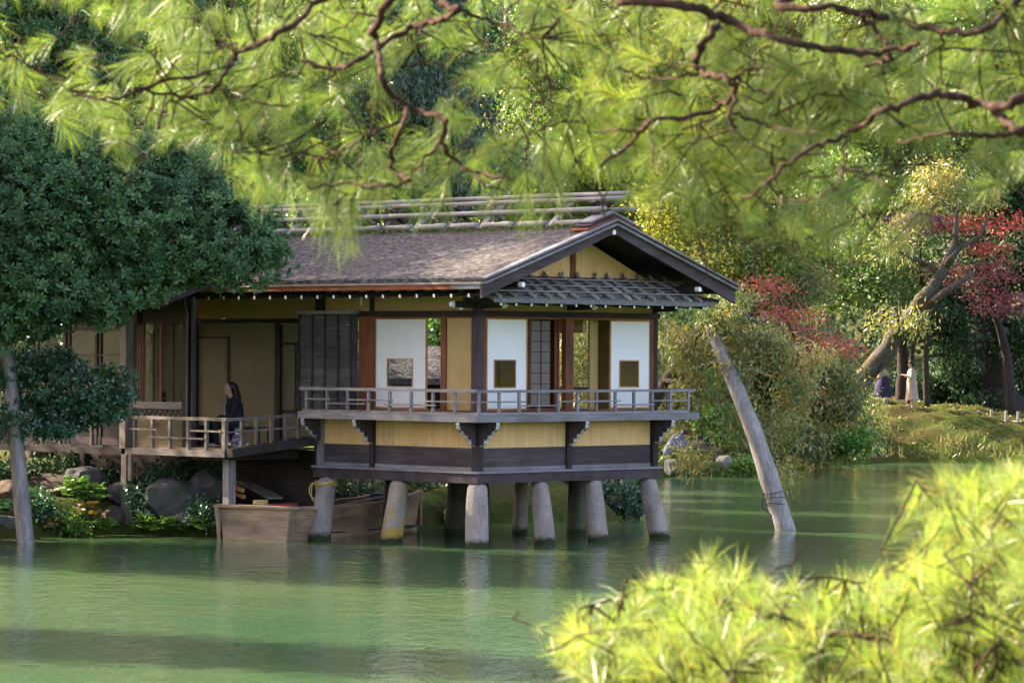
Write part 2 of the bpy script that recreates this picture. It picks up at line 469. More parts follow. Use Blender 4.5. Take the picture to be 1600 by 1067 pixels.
def water_mat():
    m, t, out = nt('pond_water')
    geo = coords(t, (1.0, 0.42, 1.0), obj=False, rot=(0, 0, R(8)))
    n1 = noise(t, geo, 4.4, 4, 0.62, 0.4)
    n2 = noise(t, coords(t, (1.0, 0.6, 1.0), obj=False, rot=(0, 0, R(-24))), 1.7, 2, 0.5)
    n3 = noise(t, coords(t, (1, 1, 1), obj=False), 0.13, 2)
    add = N(t, 'ShaderNodeMath', operation='MULTIPLY_ADD')
    t.links.new(n2, add.inputs[0]); add.inputs[1].default_value = 0.8; t.links.new(n1, add.inputs[2])
    st = N(t, 'ShaderNodeMapRange'); t.links.new(n3, st.inputs[0])
    st.inputs['From Min'].default_value = 0.35; st.inputs['From Max'].default_value = 0.65
    st.inputs['To Min'].default_value = 0.45; st.inputs['To Max'].default_value = 1.0
    b = N(t, 'ShaderNodeBump', Distance=0.026)
    t.links.new(st.outputs[0], b.inputs['Strength']); t.links.new(add.outputs[0], b.inputs['Height'])
    turb = ramp(t, n3, [(0.3, (0.038, 0.084, 0.038)), (0.7, (0.060, 0.100, 0.040))])
    p = principled(t, out, turb, 0.035, b.outputs[0], 0.5)
    p.inputs['IOR'].default_value = 1.33
    MATS['water'] = m
water_mat()

# ------------------------------------------------------------------ terrain and pond
SHORE = [(-70, 13), (70, 13), (70, 104), (40, 108), (24, 113), (17, 115), (12.8, 114.6), (10.2, 110.5), (8.0, 106.2), (6.2, 102.5), (4.5, 99.6),
         (3.2, 92), (2.4, 80), (2.3, 73.4), (0.8, 72.4), (-1.2, 71.2), (-2.8, 69.9), (-4.0, 68.4), (-5.0, 67.0), (-5.7, 66.35), (-6.8, 66.6),
         (-7.6, 66.9), (-8.3, 66.1), (-9.0, 65.6), (-9.8, 65.0), (-11.5, 63.5), (-13.5, 60), (-14.5, 54), (-15.0, 46), (-16.5, 38), (-22, 30), (-70, 26)]
def shore_dist(X, Y):
    """signed distance to the shoreline, positive on land"""
    P = np.stack([X.ravel(), Y.ravel()], 1)
    best = np.full(len(P), 1e9); inside = np.zeros(len(P), bool)
    n = len(SHORE)
    for i in range(n):
        a = np.array(SHORE[i], float); b = np.array(SHORE[(i + 1) % n], float)
        ab = b - a
        tt = np.clip(((P - a) @ ab) / (ab @ ab), 0, 1)
        best = np.minimum(best, np.linalg.norm(P - (a + tt[:, None] * ab), axis=1))
        cond = (a[1] > P[:, 1]) != (b[1] > P[:, 1])
        xc = a[0] + (P[:, 1] - a[1]) / (b[1] - a[1] + 1e-12) * (b[0] - a[0])
        inside ^= cond & (P[:, 0] < xc)
    return np.where(inside, -best, best).reshape(X.shape)
def ground_h(X, Y):
    X = np.asarray(X, float); Y = np.asarray(Y, float)
    d = shore_dist(X, Y)
    wob = 0.10 * np.sin(X * 1.7 + Y * 0.9) * np.cos(Y * 1.3 - X * 0.6) + 0.06 * np.sin(X * 4.1 - Y * 3.3)
    near_house = np.exp(-(((X + 4) / 9.0) ** 2 + ((Y - 70) / 9.0) ** 2))
    rise = 0.9 + 0.75 * np.exp(-((X - 11.5) / 6.0) ** 2) * (Y > 95) + 0.4 * (Y > 95)
    land = 0.10 + rise * (1 - np.exp(-np.maximum(d, 0) / np.where(Y > 95, 2.6, 0.9))) + wob * np.clip(d, 0, 1)
    land = land + np.maximum(Y - 138, 0) * 0.16 + np.maximum(-X - 24, 0) * 0.05
    land = np.where(Y < 40, 0.1 + 1.9 * (1 - np.exp(-np.maximum(d, 0) / 3.0)), land)
    bed = -0.05 - 0.9 * (1 - np.exp(np.minimum(d, 0) / 1.2))
    return np.where(d > 0, land, bed)
xs = np.unique(np.concatenate([np.linspace(-400, -30, 24), np.linspace(-30, -12, 40), np.linspace(-12, 24, 170), np.linspace(24, 60, 30), np.linspace(60, 400, 22)]))
ys = np.unique(np.concatenate([np.linspace(-120, 8, 20), np.linspace(8, 60, 50), np.linspace(60, 80, 90), np.linspace(80, 126, 110), np.linspace(126, 420, 40)]))
GX, GY = np.meshgrid(xs, ys)
GZ = ground_h(GX, GY)
V = np.stack([GX.ravel(), GY.ravel(), GZ.ravel()], 1)
nx, ny = len(xs), len(ys)
ii, jj = np.meshgrid(np.arange(nx - 1), np.arange(ny - 1))
k0 = (jj * nx + ii).ravel()
Fq = np.stack([k0, k0 + 1, k0 + nx + 1, k0 + nx], 1)
props(link('ground', np_mesh('ground', V, Fq, MATS['ground'], True)), kind='structure')
mb = MB(); mb.add([(-75, 10, 0), (75, 10, 0), (75, 125, 0), (-75, 125, 0)], [(0, 1, 2, 3)])
props(mb.build('pond_water', MATS['water']), kind='structure')
def gz(x, y):
    return float(ground_h(np.array([[x]]), np.array([[y]]))[0, 0])

# ------------------------------------------------------------------ the teahouse
TA = R(46)
th = thing('teahouse', 'ochre walled wooden teahouse on stone piles over the pond, bark roof and balcony', 'teahouse', (-0.63, 63.0, 0), TA)
def L(s, t, z):           # teahouse frame -> world
    return Vector((-0.63 + s * math.cos(TA) - t * math.sin(TA), 63.0 + s * math.sin(TA) + t * math.cos(TA), z))
S1, T1 = 4.9, 4.24
SINGLE = ('base_beam', 'base_ledge', 'head_track', 'sill_track', 'wall_plaster', 'door_trim', 'wing_rail', 'rear_skirt', 'balcony_deck')
def part(name, mbx, mat, parent=th, smooth=False):
    if name in SINGLE and len(mbx.v) > 8:          # several boards: each is a piece of its own
        for k in range(0, len(mbx.v), 8):
            q = MB(); q.add(mbx.v[k:k + 8], [(0,3,2,1),(4,5,6,7),(0,1,5,4),(1,2,6,5),(2,3,7,6),(3,0,4,7)]); q.build(name, mat, parent, smooth)
        return None
    return mbx.build(name, mat, parent, smooth)
M = MATS

# stone piles: (s, t) of the head, splay of the foot, material
def pile(s, t, ds, dt, mat, w=0.40, top=1.20, seed=0):
    r = np.random.default_rng(seed + 11)
    levels = [(-0.5, 1.16), (0.0, 1.13), (0.12, 1.08), (0.45, 1.04), (0.8, 0.98), (1.02, 0.93), (top, 0.88)]
    m = MB(); vs = []; n = 12
    for z, k in levels:
        f = (top - z) / top
        cx, cyy = s + ds * f, t + dt * f
        for i in range(n):
            a = 2 * math.pi * i / n + 0.4
            ca, sa = math.cos(a), math.sin(a)
            q = (abs(ca) ** 5 + abs(sa) ** 5) ** (-1 / 5)
            rr = w * 0.445 * k * q * (1 + r.normal(0, 0.05))
            vs.append((cx + ca * rr, cyy + sa * rr, z + r.normal(0, 0.012) * (0 < z < top)))
    fs = []
    for j in range(len(levels) - 1):
        for i in range(n):
            i2 = (i + 1) % n
            fs.append((j*n + i, j*n + i2, (j+1)*n + i2, (j+1)*n + i))
    fs.append(tuple((len(levels) - 1) * n + i for i in range(n)))
    m.add(vs, fs)
    o = m.build('stone_pile', mat, th)
    for p in o.data.polygons: p.use_smooth = True
    mod = o.modifiers.new('bevel', 'SUBSURF'); mod.levels = 1; mod.render_levels = 1
    return o
pile(-0.10, 3.98, -0.38, -0.20, M['granite'], 0.40, seed=1)
pile(-0.02, 2.05, -0.22, 0.0, M['granite_yellow'], 0.40, seed=2)
pile(0.02, 0.02, -0.05, -0.05, M['granite'], 0.42, seed=3)
pile(1.65, -0.02, 0.05, -0.12, M['granite'], 0.38, seed=4)
pile(3.15, -0.02, 0.04, -0.12, M['granite'], 0.37, seed=5)
pile(4.75, 0.02, 0.20, -0.18, M['granite'], 0.38, seed=6)
pile(1.6, 3.9, 0, 0.05, M['granite_dark'], 0.38, seed=7)
pile(2.9, 3.4, 0, 0.05, M['granite_dark'], 0.42, seed=8)
pile(3.9, 2.6, 0.0, 0.05, M['granite'], 0.28, seed=9)
pile(4.6, 1.75, 0.05, 0.05, M['granite_dark'], 0.38, seed=10)
pile(1.9, 1.8, 0, 0.0, M['granite_dark'], 0.40, seed=12)

# base beam ring with ledge, floor
b = MB()
b.box((-0.12, -0.12, 1.18), (S1 + 0.12, 0.10, 1.36)); b.box((-0.12, 0.102, 1.18), (0.10, T1 + 0.12, 1.36))
b.box((S1 - 0.1, 0.102, 1.18), (S1 + 0.12, T1 + 0.12, 1.36)); b.box((0.102, T1 - 0.1, 1.18), (S1 - 0.102, T1 + 0.12, 1.36))
part('base_beam', b, M['plum_wood_x'])
b = MB(); b.box((-0.15, -0.15, 1.363), (S1 + 0.15, 0.05, 1.405)); b.box((-0.15, 0.052, 1.363), (0.05, T1 + 0.15, 1.405))
part('base_ledge', b, M['grey_wood_x'])
b = MB(); b.box((0.1, 0.1, 1.25), (S1 - 0.12, T1 - 0.12, 1.33))
part('underfloor', b, M['dark_wood_x'])
for k in range(7):
    b = MB(); b.box((0.105, 0.12 + k * 0.58, 2.42), (S1 - 0.07, 0.12 + k * 0.58 + 0.572, 2.475))
    part('floor_mat', b, M['tatami'])
# skirt wall: plank band, plaster band, posts
def skirt_s(s0, s1):      # on the wall t = 0
    b = MB(); b.box((s0, -0.03, 1.407), (s1, 0.03, 1.475)); part('skirt_rail', b, M['grey_wood_x'])
    b = MB(); b.box((s0, -0.02, 1.478), (s1, 0.03, 1.83)); part('skirt_plank', b, M['plum_wood_x'])
    b = MB(); b.box((s0, -0.012, 1.833), (s1, 0.03, 2.32)); part('skirt_plaster', b, M['plaster_ochre'])
def skirt_t(t0, t1):      # on the wall s = 0
    b = MB(); b.box((-0.03, t0, 1.407), (0.03, t1, 1.475)); part('skirt_rail', b, M['grey_wood_y'])
    b = MB(); b.box((-0.02, t0, 1.478), (0.03, t1, 1.83)); part('skirt_plank', b, M['plum_wood_y'])
    b = MB(); b.box((-0.012, t0, 1.833), (0.03, t1, 2.32)); part('skirt_plaster', b, M['plaster_ochre'])
skirt_s(0.10, 2.37); skirt_s(2.50, S1 - 0.10)
skirt_t(0.10, 2.72); skirt_t(2.86, T1 - 0.08)
for (s, t, w, mt) in ((0, 0, 0.16, 'dark_wood_z'), (2.435, 0, 0.13, 'dark_wood_z'), (S1, 0, 0.15, 'dark_wood_z'), (0, 2.79, 0.13, 'dark_wood_z'), (0, T1, 0.15, 'grey_wood_z')):
    b = MB(); b.box((s - w / 2, t - w / 2, 1.406), (s + w / 2, t + w / 2, 2.319)); part('skirt_post', b, M[mt])
b = MB(); b.box((S1 - 0.03, 0.08, 1.407), (S1 + 0.03, T1, 2.32)); b.box((0.08, T1 - 0.03, 1.407), (S1 - 0.04, T1 + 0.03, 2.32))
part('rear_skirt', b, M['plum_wood_x'])

# balcony deck (three sides) and edge beams
BO = 0.50
b = MB(); b.box((-BO, -BO, 2.46), (S1 + BO, 0.0, 2.50)); b.box((-BO, 0.002, 2.46), (0.0, T1 + 0.04, 2.50)); b.box((S1, 0.002, 2.46), (S1 + BO, T1, 2.50))
part('balcony_deck', b, M['grey_wood_x'])
b = MB(); b.box((-BO - 0.04, -BO - 0.04, 2.325), (S1 + BO + 0.26, -BO + 0.06, 2.457)); part('balcony_beam', b, M['grey_wood_x'])
b = MB(); b.box((-BO - 0.04, -BO + 0.063, 2.325), (-BO + 0.06, T1 + 0.12, 2.457)); part('balcony_beam', b, M['grey_wood_y'])
b = MB(); b.box((S1 + BO - 0.06, -BO + 0.063, 2.325), (S1 + BO + 0.04, T1, 2.457)); part('balcony_beam', b, M['grey_wood_y'])
# railings
rail_w = thing('balcony_railing', None, None); rail_w.parent = th
post_x = MB().box((-0.024, -0.024, 2.502), (0.024, 0.024, 2.868)).mesh('baluster', M['grey_wood_z'])
def baluster(s, t): link('baluster', post_x, rail_w, (s, t, 0))
sp = np.linspace(-BO + 0.02, S1 + BO - 0.03, 12)
for s in sp: baluster(s, -BO)
tp = np.linspace(-BO + 0.02, 4.15, 9)
for t in tp[1:]: baluster(-BO, t)
for t in np.linspace(-BO, 3.2, 8)[1:]: baluster(S1 + BO - 0.03, t)
b = MB(); b.box((-BO - 0.06, -BO - 0.04, 2.87), (S1 + BO + 0.14, -BO + 0.04, 2.92)); part('top_rail', b, M['grey_wood_x'], rail_w)
b = MB(); b.box((-BO - 0.04, -BO + 0.042, 2.87), (-BO + 0.04, 4.32, 2.93)); part('top_rail', b, M['grey_wood_y'], rail_w)
b = MB(); b.box((S1 + BO - 0.07, -BO + 0.042, 2.87), (S1 + BO + 0.01, 3.3, 2.93)); part('top_rail', b, M['grey_wood_y'], rail_w)
hi, lo = 2.70, 2.625
def midrail(a, c, z, axis):
    b = MB()
    if axis == 's': b.box((a, -BO - 0.052, z - 0.014), (c, -BO - 0.026, z + 0.014))
    else: b.box((-BO - 0.052, a, z - 0.014), (-BO - 0.026, c, z + 0.014))
    part('mid_rail', b, M['grey_wood_x' if axis == 's' else 'grey_wood_y'], rail_w)
for i0, i1, z in ((0, 2.3, hi), (1.85, 4.1, lo), (3.85, 7.2, hi), (6.8, 9.05, lo), (8.85, 10.95, hi)):
    f = lambda i: sp[0] + i * (sp[1] - sp[0])
    midrail(f(i0), f(i1), z, 's')
for i0, i1, z in ((0, 2.3, hi), (1.8, 4.2, lo), (3.8, 5.9, hi), (5.1, 6.9, lo), (6.8, 8.0, hi)):
    f = lambda i: tp[0] + i * (tp[1] - tp[0])
    midrail(f(i0), f(i1), z, 't')

# carved brackets under the balcony
def scroll(depth=0.44, height=0.46):
    pts = [(0, 0), (depth, 0), (depth + 0.01, -0.05)]
    ctr = [(depth * 0.80, -0.085, 0.085), (depth * 0.56, -0.17, 0.085), (depth * 0.34, -0.265, 0.075), (depth * 0.14, -0.375, 0.07)]
    for cx, cz, r in ctr:
        for a in (15, -20, -55, -90, -125):
            pts.append((cx + r * math.cos(R(a)), cz + r * math.sin(R(a)) * 0.9))
    pts.append((0, -height))
    return pts
SC = scroll()
def bracket(s, t, direction):
    m = MB()
    if direction == 's': fr = lambda a, c, w: (s - a, t + w, 2.322 + c)
    else: fr = lambda a, c, w: (s + w, t - a, 2.322 + c)
    m.prism(SC, -0.045, 0.045, fr, 0, 1)
    part('carved_bracket', m, [M['plum_wood_z'], M['worn_white']])
for t in (T1, 2.79, 0.0): bracket(-0.085, t, 's')
for s in (0.0, 2.435, S1): bracket(s, -0.085, 't')
bracket_end = MB().prism(SC, -0.045, 0.045, lambda a, c, w: (S1 + 0.085 + a, 0.0 + w, 2.322 + c), 0, 1)
part('carved_bracket', bracket_end, [M['plum_wood_z'], M['worn_white']])

# upper frame: posts, lintel, sill, upper plaster
Z0, ZL, ZU = 2.502, 4.29, 4.39
def post(s0, s1, t0, t1, mat, z0=Z0, z1=ZL, name='post'):
    b = MB(); b.box((s0, t0, z0), (s1, t1, z1)); return part(name, b, M[mat])
post(-0.07, 0.08, -0.07, 0.08, 'plum_wood_z', z1=4.95)
post(0.082, 0.17, -0.05, 0.05, 'red_wood_z')
post(-0.05, 0.05, 0.082, 0.13, 'plum_wood_z')
post(2.33, 2.54, -0.06, 0.06, 'red_wood_z')
post(S1 - 0.13, S1 - 0.04, -0.05, 0.06, 'red_wood_z')
post(S1 - 0.038, S1 + 0.06, -0.06, 0.07, 'dark_wood_z', z1=4.95)
post(-0.05, 0.05, 0.80, 0.94, 'red_wood_z')
post(-0.07, 0.06, 2.74, 3.16, 'red_wood_z')
post(-0.06, 0.06, T1 - 0.07, T1 + 0.07, 'dark_wood_z', z1=4.95)
post(S1 - 0.06, S1 + 0.06, T1 - 0.07, T1 + 0.07, 'dark_wood_z', z1=4.95)
b = MB(); b.box((-0.08, -0.09, ZL + 0.003), (S1 + 0.1, 0.08, ZU)); part('lintel', b, M['dark_wood_x'])
b = MB(); b.box((-0.09, 0.083, ZL + 0.003), (0.08, T1 + 0.1, ZU)); part('lintel', b, M['dark_wood_y'])
b = MB(); b.box((S1 - 0.06, 0.083, ZL + 0.003), (S1 + 0.06, T1 + 0.1, ZU)); part('lintel', b, M['dark_wood_y'])
b = MB(); b.box((0.083, T1 - 0.06, ZL + 0.003), (S1 - 0.063, T1 + 0.06, ZU)); part('lintel', b, M['dark_wood_x'])
b = MB(); b.box((0.172, -0.05, ZL - 0.035), (2.328, 0.05, ZL)); b.box((2.542, -0.05, ZL - 0.035), (S1 - 0.132, 0.05, ZL)); part('head_track', b, M['red_wood_x'])
b = MB(); b.box((-0.05, 0.132, ZL - 0.035), (0.05, 0.798, ZL)); b.box((-0.05, 0.942, ZL - 0.035), (0.05, 2.738, ZL)); part('head_track', b, M['red_wood_y'])
b = MB(); b.box((0.172, -0.05, Z0), (2.328, 0.05, Z0 + 0.03)); b.box((2.542, -0.05, Z0), (S1 - 0.132, 0.05, Z0 + 0.03)); part('sill_track', b, M['red_wood_x'])
b = MB(); b.box((-0.05, 0.132, Z0), (0.05, 0.798, Z0 + 0.03)); b.box((-0.05, 0.942, Z0), (0.05, 2.738, Z0 + 0.03)); part('sill_track', b, M['red_wood_y'])
b = MB(); b.box((0.0, 0.082, ZU + 0.002), (0.03, T1 - 0.072, 5.2)); part('upper_plaster', b, M['plaster_shaded'])
b = MB(); b.box((0.082, -0.01, ZU + 0.002), (S1 - 0.04, 0.03, 4.93)); part('upper_plaster', b, M['plaster_shaded'])
b = MB(); b.box((S1 - 0.02, 0.082, ZU + 0.002), (S1 + 0.02, T1 - 0.072, 5.1)); part('upper_plaster', b, M['plaster_shaded'])
b = MB(); b.box((0.07, T1 - 0.02, ZU + 0.002), (S1 - 0.07, T1 + 0.02, 5.1)); part('upper_plaster', b, M['plaster_shaded'])
for t in (2.85, 1.35 + 2.9):
    post(-0.02, 0.06, t - 0.06, t + 0.06, 'dark_wood_z', ZU + 0.003, 5.0)
post(-0.035, -0.012, 3.1, 3.16, 'white_paint', 4.50, 4.68, 'wall_plate')
# solid wall pieces
b = MB(); b.box((-0.02, 0.132, Z0 + 0.031), (0.02, 0.798, ZL - 0.036)); part('wall_plaster', b, M['plaster_shaded'])
b = MB(); b.box((3.37, 0.28, 2.476), (3.60, 0.34, ZL)); part('wall_plaster', b, M['plaster_shaded'])
b = MB(); b.box((S1 - 0.02, 0.072, 2.476), (S1 + 0.02, 1.44, ZL)); part('wall_plaster', b, M['plaster_shaded'])
post(S1 - 0.06, S1 + 0.06, 1.442, 1.56, 'red_wood_z', 2.476)
post(S1 - 0.05, S1 + 0.05, 2.62, 2.72, 'red_wood_z', 2.476)
b = MB(); b.box((S1 - 0.02, 3.64, 2.476), (S1 + 0.02, T1 - 0.072, ZL)); part('wall_plaster', b, M['plaster_shaded'])
b = MB(); b.box((0.062, T1 - 0.02, 2.476), (0.5, T1 + 0.02, ZL)); b.box((3.7, T1 - 0.02, 2.476), (S1 - 0.062, T1 + 0.02, ZL)); part('wall_plaster', b, M['plaster_shaded'])
post(1.602, 1.70, T1 - 0.05, T1 + 0.05, 'red_wood_z', 2.476)
post(3.60, 3.698, T1 - 0.05, T1 + 0.05, 'red_wood_z', 2.476)
b = MB(); b.box((0.05, 0.05, 4.62), (S1 - 0.05, T1 - 0.05, 4.66)); part('ceiling_board', b, M['tan_wood_x'])
# round-cornered plaster arch in the room, hung from the ceiling
b = MB(); b.box((3.25, 0.36, 4.0), (3.36, 1.1, 4.615)); part('hanging_wall', b, M['plaster_shaded'])

# papered sliding doors with a glazed window
def paper_door(axis, a0, a1, w0, w1, z0, z1, zw0, zw1, off):
    d = thing('sliding_door', None, None); d.parent = th
    def bx(u0, u1, za, zb, n0, n1):
        m = MB()
        if axis == 's': m.box((u0, n0, za), (u1, n1, zb))
        else: m.box((n0, u0, za), (n1, u1, zb))
        return m
    def multi(rects, n0, n1):
        m = MB()
        for u0, u1, za, zb in rects:
            q = bx(u0, u1, za, zb, n0, n1); m.add(q.v, q.f)
        return m
    fw = 0.030
    ax = 'x' if axis == 's' else 'y'
    multi([(a0, a0 + fw, z0, z1), (a1 - fw, a1, z0, z1), (a0 + fw, a1 - fw, z1 - 0.025, z1), (a0 + fw, a1 - fw, z0, z0 + 0.035)], off - 0.016, off + 0.016).build('door_frame', M['tan_wood_z'], d)
    i0, i1, j0, j1 = a0 + fw, a1 - fw, z0 + 0.035, z1 - 0.025
    multi([(i0, w0, j0, j1), (w1, i1, j0, j1), (w0, w1, j0, zw0), (w0, w1, zw1, j1)], off - 0.009, off + 0.009).build('paper_panel', M['paper'], d)
    g = 0.02
    multi([(w0, w0 + g, zw0, zw1), (w1 - g, w1, zw0, zw1), (w0 + g, w1 - g, zw1 - g, zw1), (w0 + g, w1 - g, zw0, zw0 + g)], off - 0.020, off + 0.020).build('window_frame', M['tan_wood_' + ax], d)
    bx(w0 + g, w1 - g, zw0 + g, zw1 - g, off - 0.003, off + 0.003).build('window_pane', M['glass'], d)
paper_door('s', 0.19, 1.29, 0.39, 0.98, Z0 + 0.031, ZL - 0.036, 2.95, 3.48, -0.02)
paper_door('s', 3.60, 4.765, 3.87, 4.44, Z0 + 0.031, ZL - 0.036, 2.95, 3.48, -0.02)
paper_door('t', 1.33, 2.735, 1.70, 2.40, Z0 + 0.031, ZL - 0.036, 2.95, 3.49, -0.02)

# lattice shoji screens inside
def shoji(axis, a0, a1, off, z0, z1, cols, rows, papered=True, mat='red_wood_z'):
    d = thing('shoji_screen', None, None); d.parent = th
    def bx(u0, u1, za, zb, n0, n1):
        m = MB()
        return m.box((u0, n0, za), (u1, n1, zb)) if axis == 's' else m.box((n0, u0, za), (n1, u1, zb))
    fw = 0.035
    for r in ((a0, a0 + fw, z0, z1), (a1 - fw, a1, z0, z1), (a0 + fw, a1 - fw, z1 - fw, z1), (a0 + fw, a1 - fw, z0, z0 + 0.08)):
        bx(*r, off - 0.016, off + 0.016).build('screen_frame', M[mat], d)
    for k in range(1, cols):
        u = a0 + (a1 - a0) * k / cols
        bx(u - 0.007, u + 0.007, z0 + 0.08, z1 - fw, off - 0.012, off + 0.006).build('lattice_bar', M[mat], d)
    for k in range(1, rows):
        z = z0 + 0.08 + (z1 - z0 - 0.1) * k / rows
        bx(a0 + fw, a1 - fw, z - 0.006, z + 0.006, off - 0.011, off + 0.005).build('lattice_bar', M[mat], d)
    if papered: bx(a0 + fw, a1 - fw, z0 + 0.08, z1 - fw, off + 0.0075, off + 0.010).build('paper_panel', M['paper'], d)
shoji('t', 2.73, 3.62, S1 - 0.01, 2.48, ZL, 3, 8)
shoji('s', 1.45, 2.30, 0.10, 2.48, ZL, 0, 0, False)

# shutter box on the garden wall
sb = thing('shutter_box', None, None); sb.parent = th
nrow = 9
for k in range(nrow):
    z0 = 2.506 + k * (4.33 - 2.506) / nrow; z1 = z0 + (4.33 - 2.506) / nrow - 0.006
    b = MB(); b.beam((-0.222, 3.21, (z0 + z1) / 2), (-0.222, 4.64, (z0 + z1) / 2), z1 - z0 + 0.004, 0.016, up=(1, 0, -0.13))
    b.build('plank', M['shutter_wood'], sb)
for t in (3.19, 3.55, 3.92, 4.28, 4.65):
    b = MB(); b.box((-0.255, t - 0.018, 2.505), (-0.236, t + 0.018, 4.335)); b.build('batten', M['dark_wood_z'], sb)
b = MB(); b.box((-0.30, 3.13, 4.337), (-0.085, 4.72, 4.40)); b.build('cap_board', M['grey_wood_y'], sb)
b = MB(); b.box((-0.234, 4.642, 2.505), (-0.07, 4.66, 4.335)); b.build('side_board', M['shutter_wood'], sb)
b = MB(); b.box((-0.234, 3.165, 2.505), (-0.075, 3.185, 4.335)); b.build('side_board', M['shutter_wood'], sb)

# ---- main roof: slabs, fascia, gable boards, ridge
EA, GA, TE = 1.05, 1.11, 13.0     # eave and gable overhang, far end
SM = S1 / 2
ZE, ZR = 4.79, 6.02               # underside of fascia, underside of ridge
def roof_z(s): return ZR - (ZR - (ZE + 0.07)) * abs(s - SM) / (SM + EA)
roof = thing('gable_roof', None, None); roof.parent = th
r2 = np.random.default_rng(5)
def slab(sign):
    ns, ntt = 26, 110
    m = MB(); top = []
    for i in range(ns + 1):
        for j in range(ntt + 1):
            f = i / ns
            s = SM + sign * f * (SM + EA + 0.03)
            t = -GA - 0.03 + (TE + GA + 0.03) * j / ntt
            z = roof_z(s) + 0.115 + 0.02 * math.sin(f * math.pi) * -1 + r2.normal(0, 0.006)
            top.append((s, t, z))
    fs = []
    w = ntt + 1
    for i in range(ns):
        for j in range(ntt):
            q = (i*w + j, i*w + j + 1, (i+1)*w + j + 1, (i+1)*w + j)
            fs.append(q if sign < 0 else q[::-1])
    m.add(top, fs)
    bot = [(s, t, z - 0.105) for s, t, z in top]
    edge = [i*w for i in range(ns + 1)] + [ns*w + j for j in range(1, ntt + 1)]
    n0 = len(m.v); m.v += [bot[e] for e in edge]
    for k in range(len(edge) - 1):
        m.f.append((edge[k], edge[k+1], n0 + k + 1, n0 + k)); m.m.append(0)
    o = m.build('bark_slope', M['roof_bark'], roof, False)
    b = MB()
    e0 = SM + sign * (SM + EA)
    b.add([(SM, -GA, ZR), (SM, TE, ZR), (e0, TE, roof_z(e0)), (e0, -GA, roof_z(e0))], [(0, 1, 2, 3)])
    b.build('soffit', M['dark_wood_y'], roof)
slab(-1); slab(1)
# eave fascia: red-brown on the garden side with a paler end
b = MB(); b.box((-EA - 0.03, -GA + 0.75, ZE - 0.025), (-EA + 0.03, TE, ZE + 0.062)); b.build('fascia', M['bright_red_wood'], roof)
b = MB(); b.box((-EA - 0.03, -GA - 0.02, ZE - 0.025), (-EA + 0.03, -GA + 0.747, ZE + 0.062)); b.build('fascia', M['grey_wood_y'], roof)
b = MB(); b.box((S1 + EA - 0.03, -GA - 0.02, ZE), (S1 + EA + 0.03, TE, ZE + 0.062)); b.build('fascia', M['plum_wood_y'], roof)
b = MB(); b.box((-EA - 0.05, -GA - 0.04, ZE + 0.064), (-EA + 0.05, TE, ZE + 0.10)); b.build('eave_lath', M['pale_wood_y'], roof)
# gable boards and their cover strips
for sign in (-1, 1):
    e = SM + sign * (SM + EA)
    m = MB(); n = 10; T0 = -GA - 0.03
    prof = []
    for i in range(n + 1):
        f = i / n; s = SM + sign * f * (SM + EA + 0.04); zt = roof_z(s) + 0.0
        prof.append((s, zt, zt - 0.195 - 0.055 * (f ** 3) + 0.05 * (1 - f) ** 4))
    for (s, zt, zb) in prof:
        m.v += [(s, T0 - 0.03, zt), (s, T0 - 0.03, zb), (s, T0 + 0.03, zb), (s, T0 + 0.03, zt)]
    for i in range(n):
        a, c = i * 4, (i + 1) * 4
        for k in range(4):
            m.f.append((a + k, a + (k + 1) % 4, c + (k + 1) % 4, c + k)); m.m.append(0)
    m.f.append((n*4, n*4+1, n*4+2, n*4+3)); m.m.append(0)
    m.build('gable_board', M['plum_wood_x'], roof)
    for (z0, z1, tt, mt) in ((0.005, 0.045, -0.075, 'grey_wood_x'), (0.05, 0.085, -0.055, 'plum_wood_x'), (0.09, 0.125, -0.09, 'grey_wood_x')):
        b = MB(); b.beam((SM, T0 + tt / 2 - 0.01, ZR + (z0 + z1) / 2), (e + sign * 0.05, T0 + tt / 2 - 0.01, roof_z(e + sign * 0.05) + (z0 + z1) / 2), abs(tt) + 0.06, z1 - z0)
        b.build('edge_strip', M[mt], roof)
# ridge cap over the gable: stacked chevrons
for k, (dz, w, mt) in enumerate(((0.15, 0.80, 'red_wood_x'), (0.20, 0.72, 'plum_wood_x'), (0.25, 0.64, 'grey_wood_x'))):
    for sign in (-1, 1):
        b = MB(); b.beam((SM, -GA + 0.12, ZR + dz), (SM + sign * w, -GA + 0.12, roof_z(SM + w) + dz), 0.42 - 0.04 * k, 0.035)
        b.build('ridge_cap', M[mt], roof)
# rafters with white ends
raf = MB(); raf.box((-EA + 0.0, -0.022, -0.058), (0.3, 0.022, 0.0), 0); raf.box((-EA - 0.006, -0.0235, -0.06), (-EA + 0.001, 0.0235, 0.001), 1)
raf_me = raf.mesh('rafter', [M['dark_wood_x'], M['white_paint']])
for k in range(26):
    t = -0.78 + 0.45 * k
    if t < 11.2: link('rafter', raf_me, roof, (0.0, t, 4.782), (0, -0.10, 0))
for k in range(12):
    o = link('rafter', raf_me, roof, (S1, -0.78 + 0.45 * k, 4.782), (0, -0.10, math.pi))
    o.rotation_euler = (0, -0.10, math.pi)
# purlins with white ends
for (s, z, wz) in ((SM, ZR - 0.13, 0.14), (-0.02, 4.86, 0.12), (S1 + 0.02, 4.86, 0.12)):
    b = MB(); b.box((s - 0.06, -GA + 0.03, z - wz / 2), (s + 0.06, 0.0, z + wz / 2), 0)
    b.tube([(s, -GA + 0.031, z), (s, -GA - 0.068, z)], 0.048, 10, 1)
    b.build('purlin', [M['dark_wood_y'], M['white_paint']], roof)
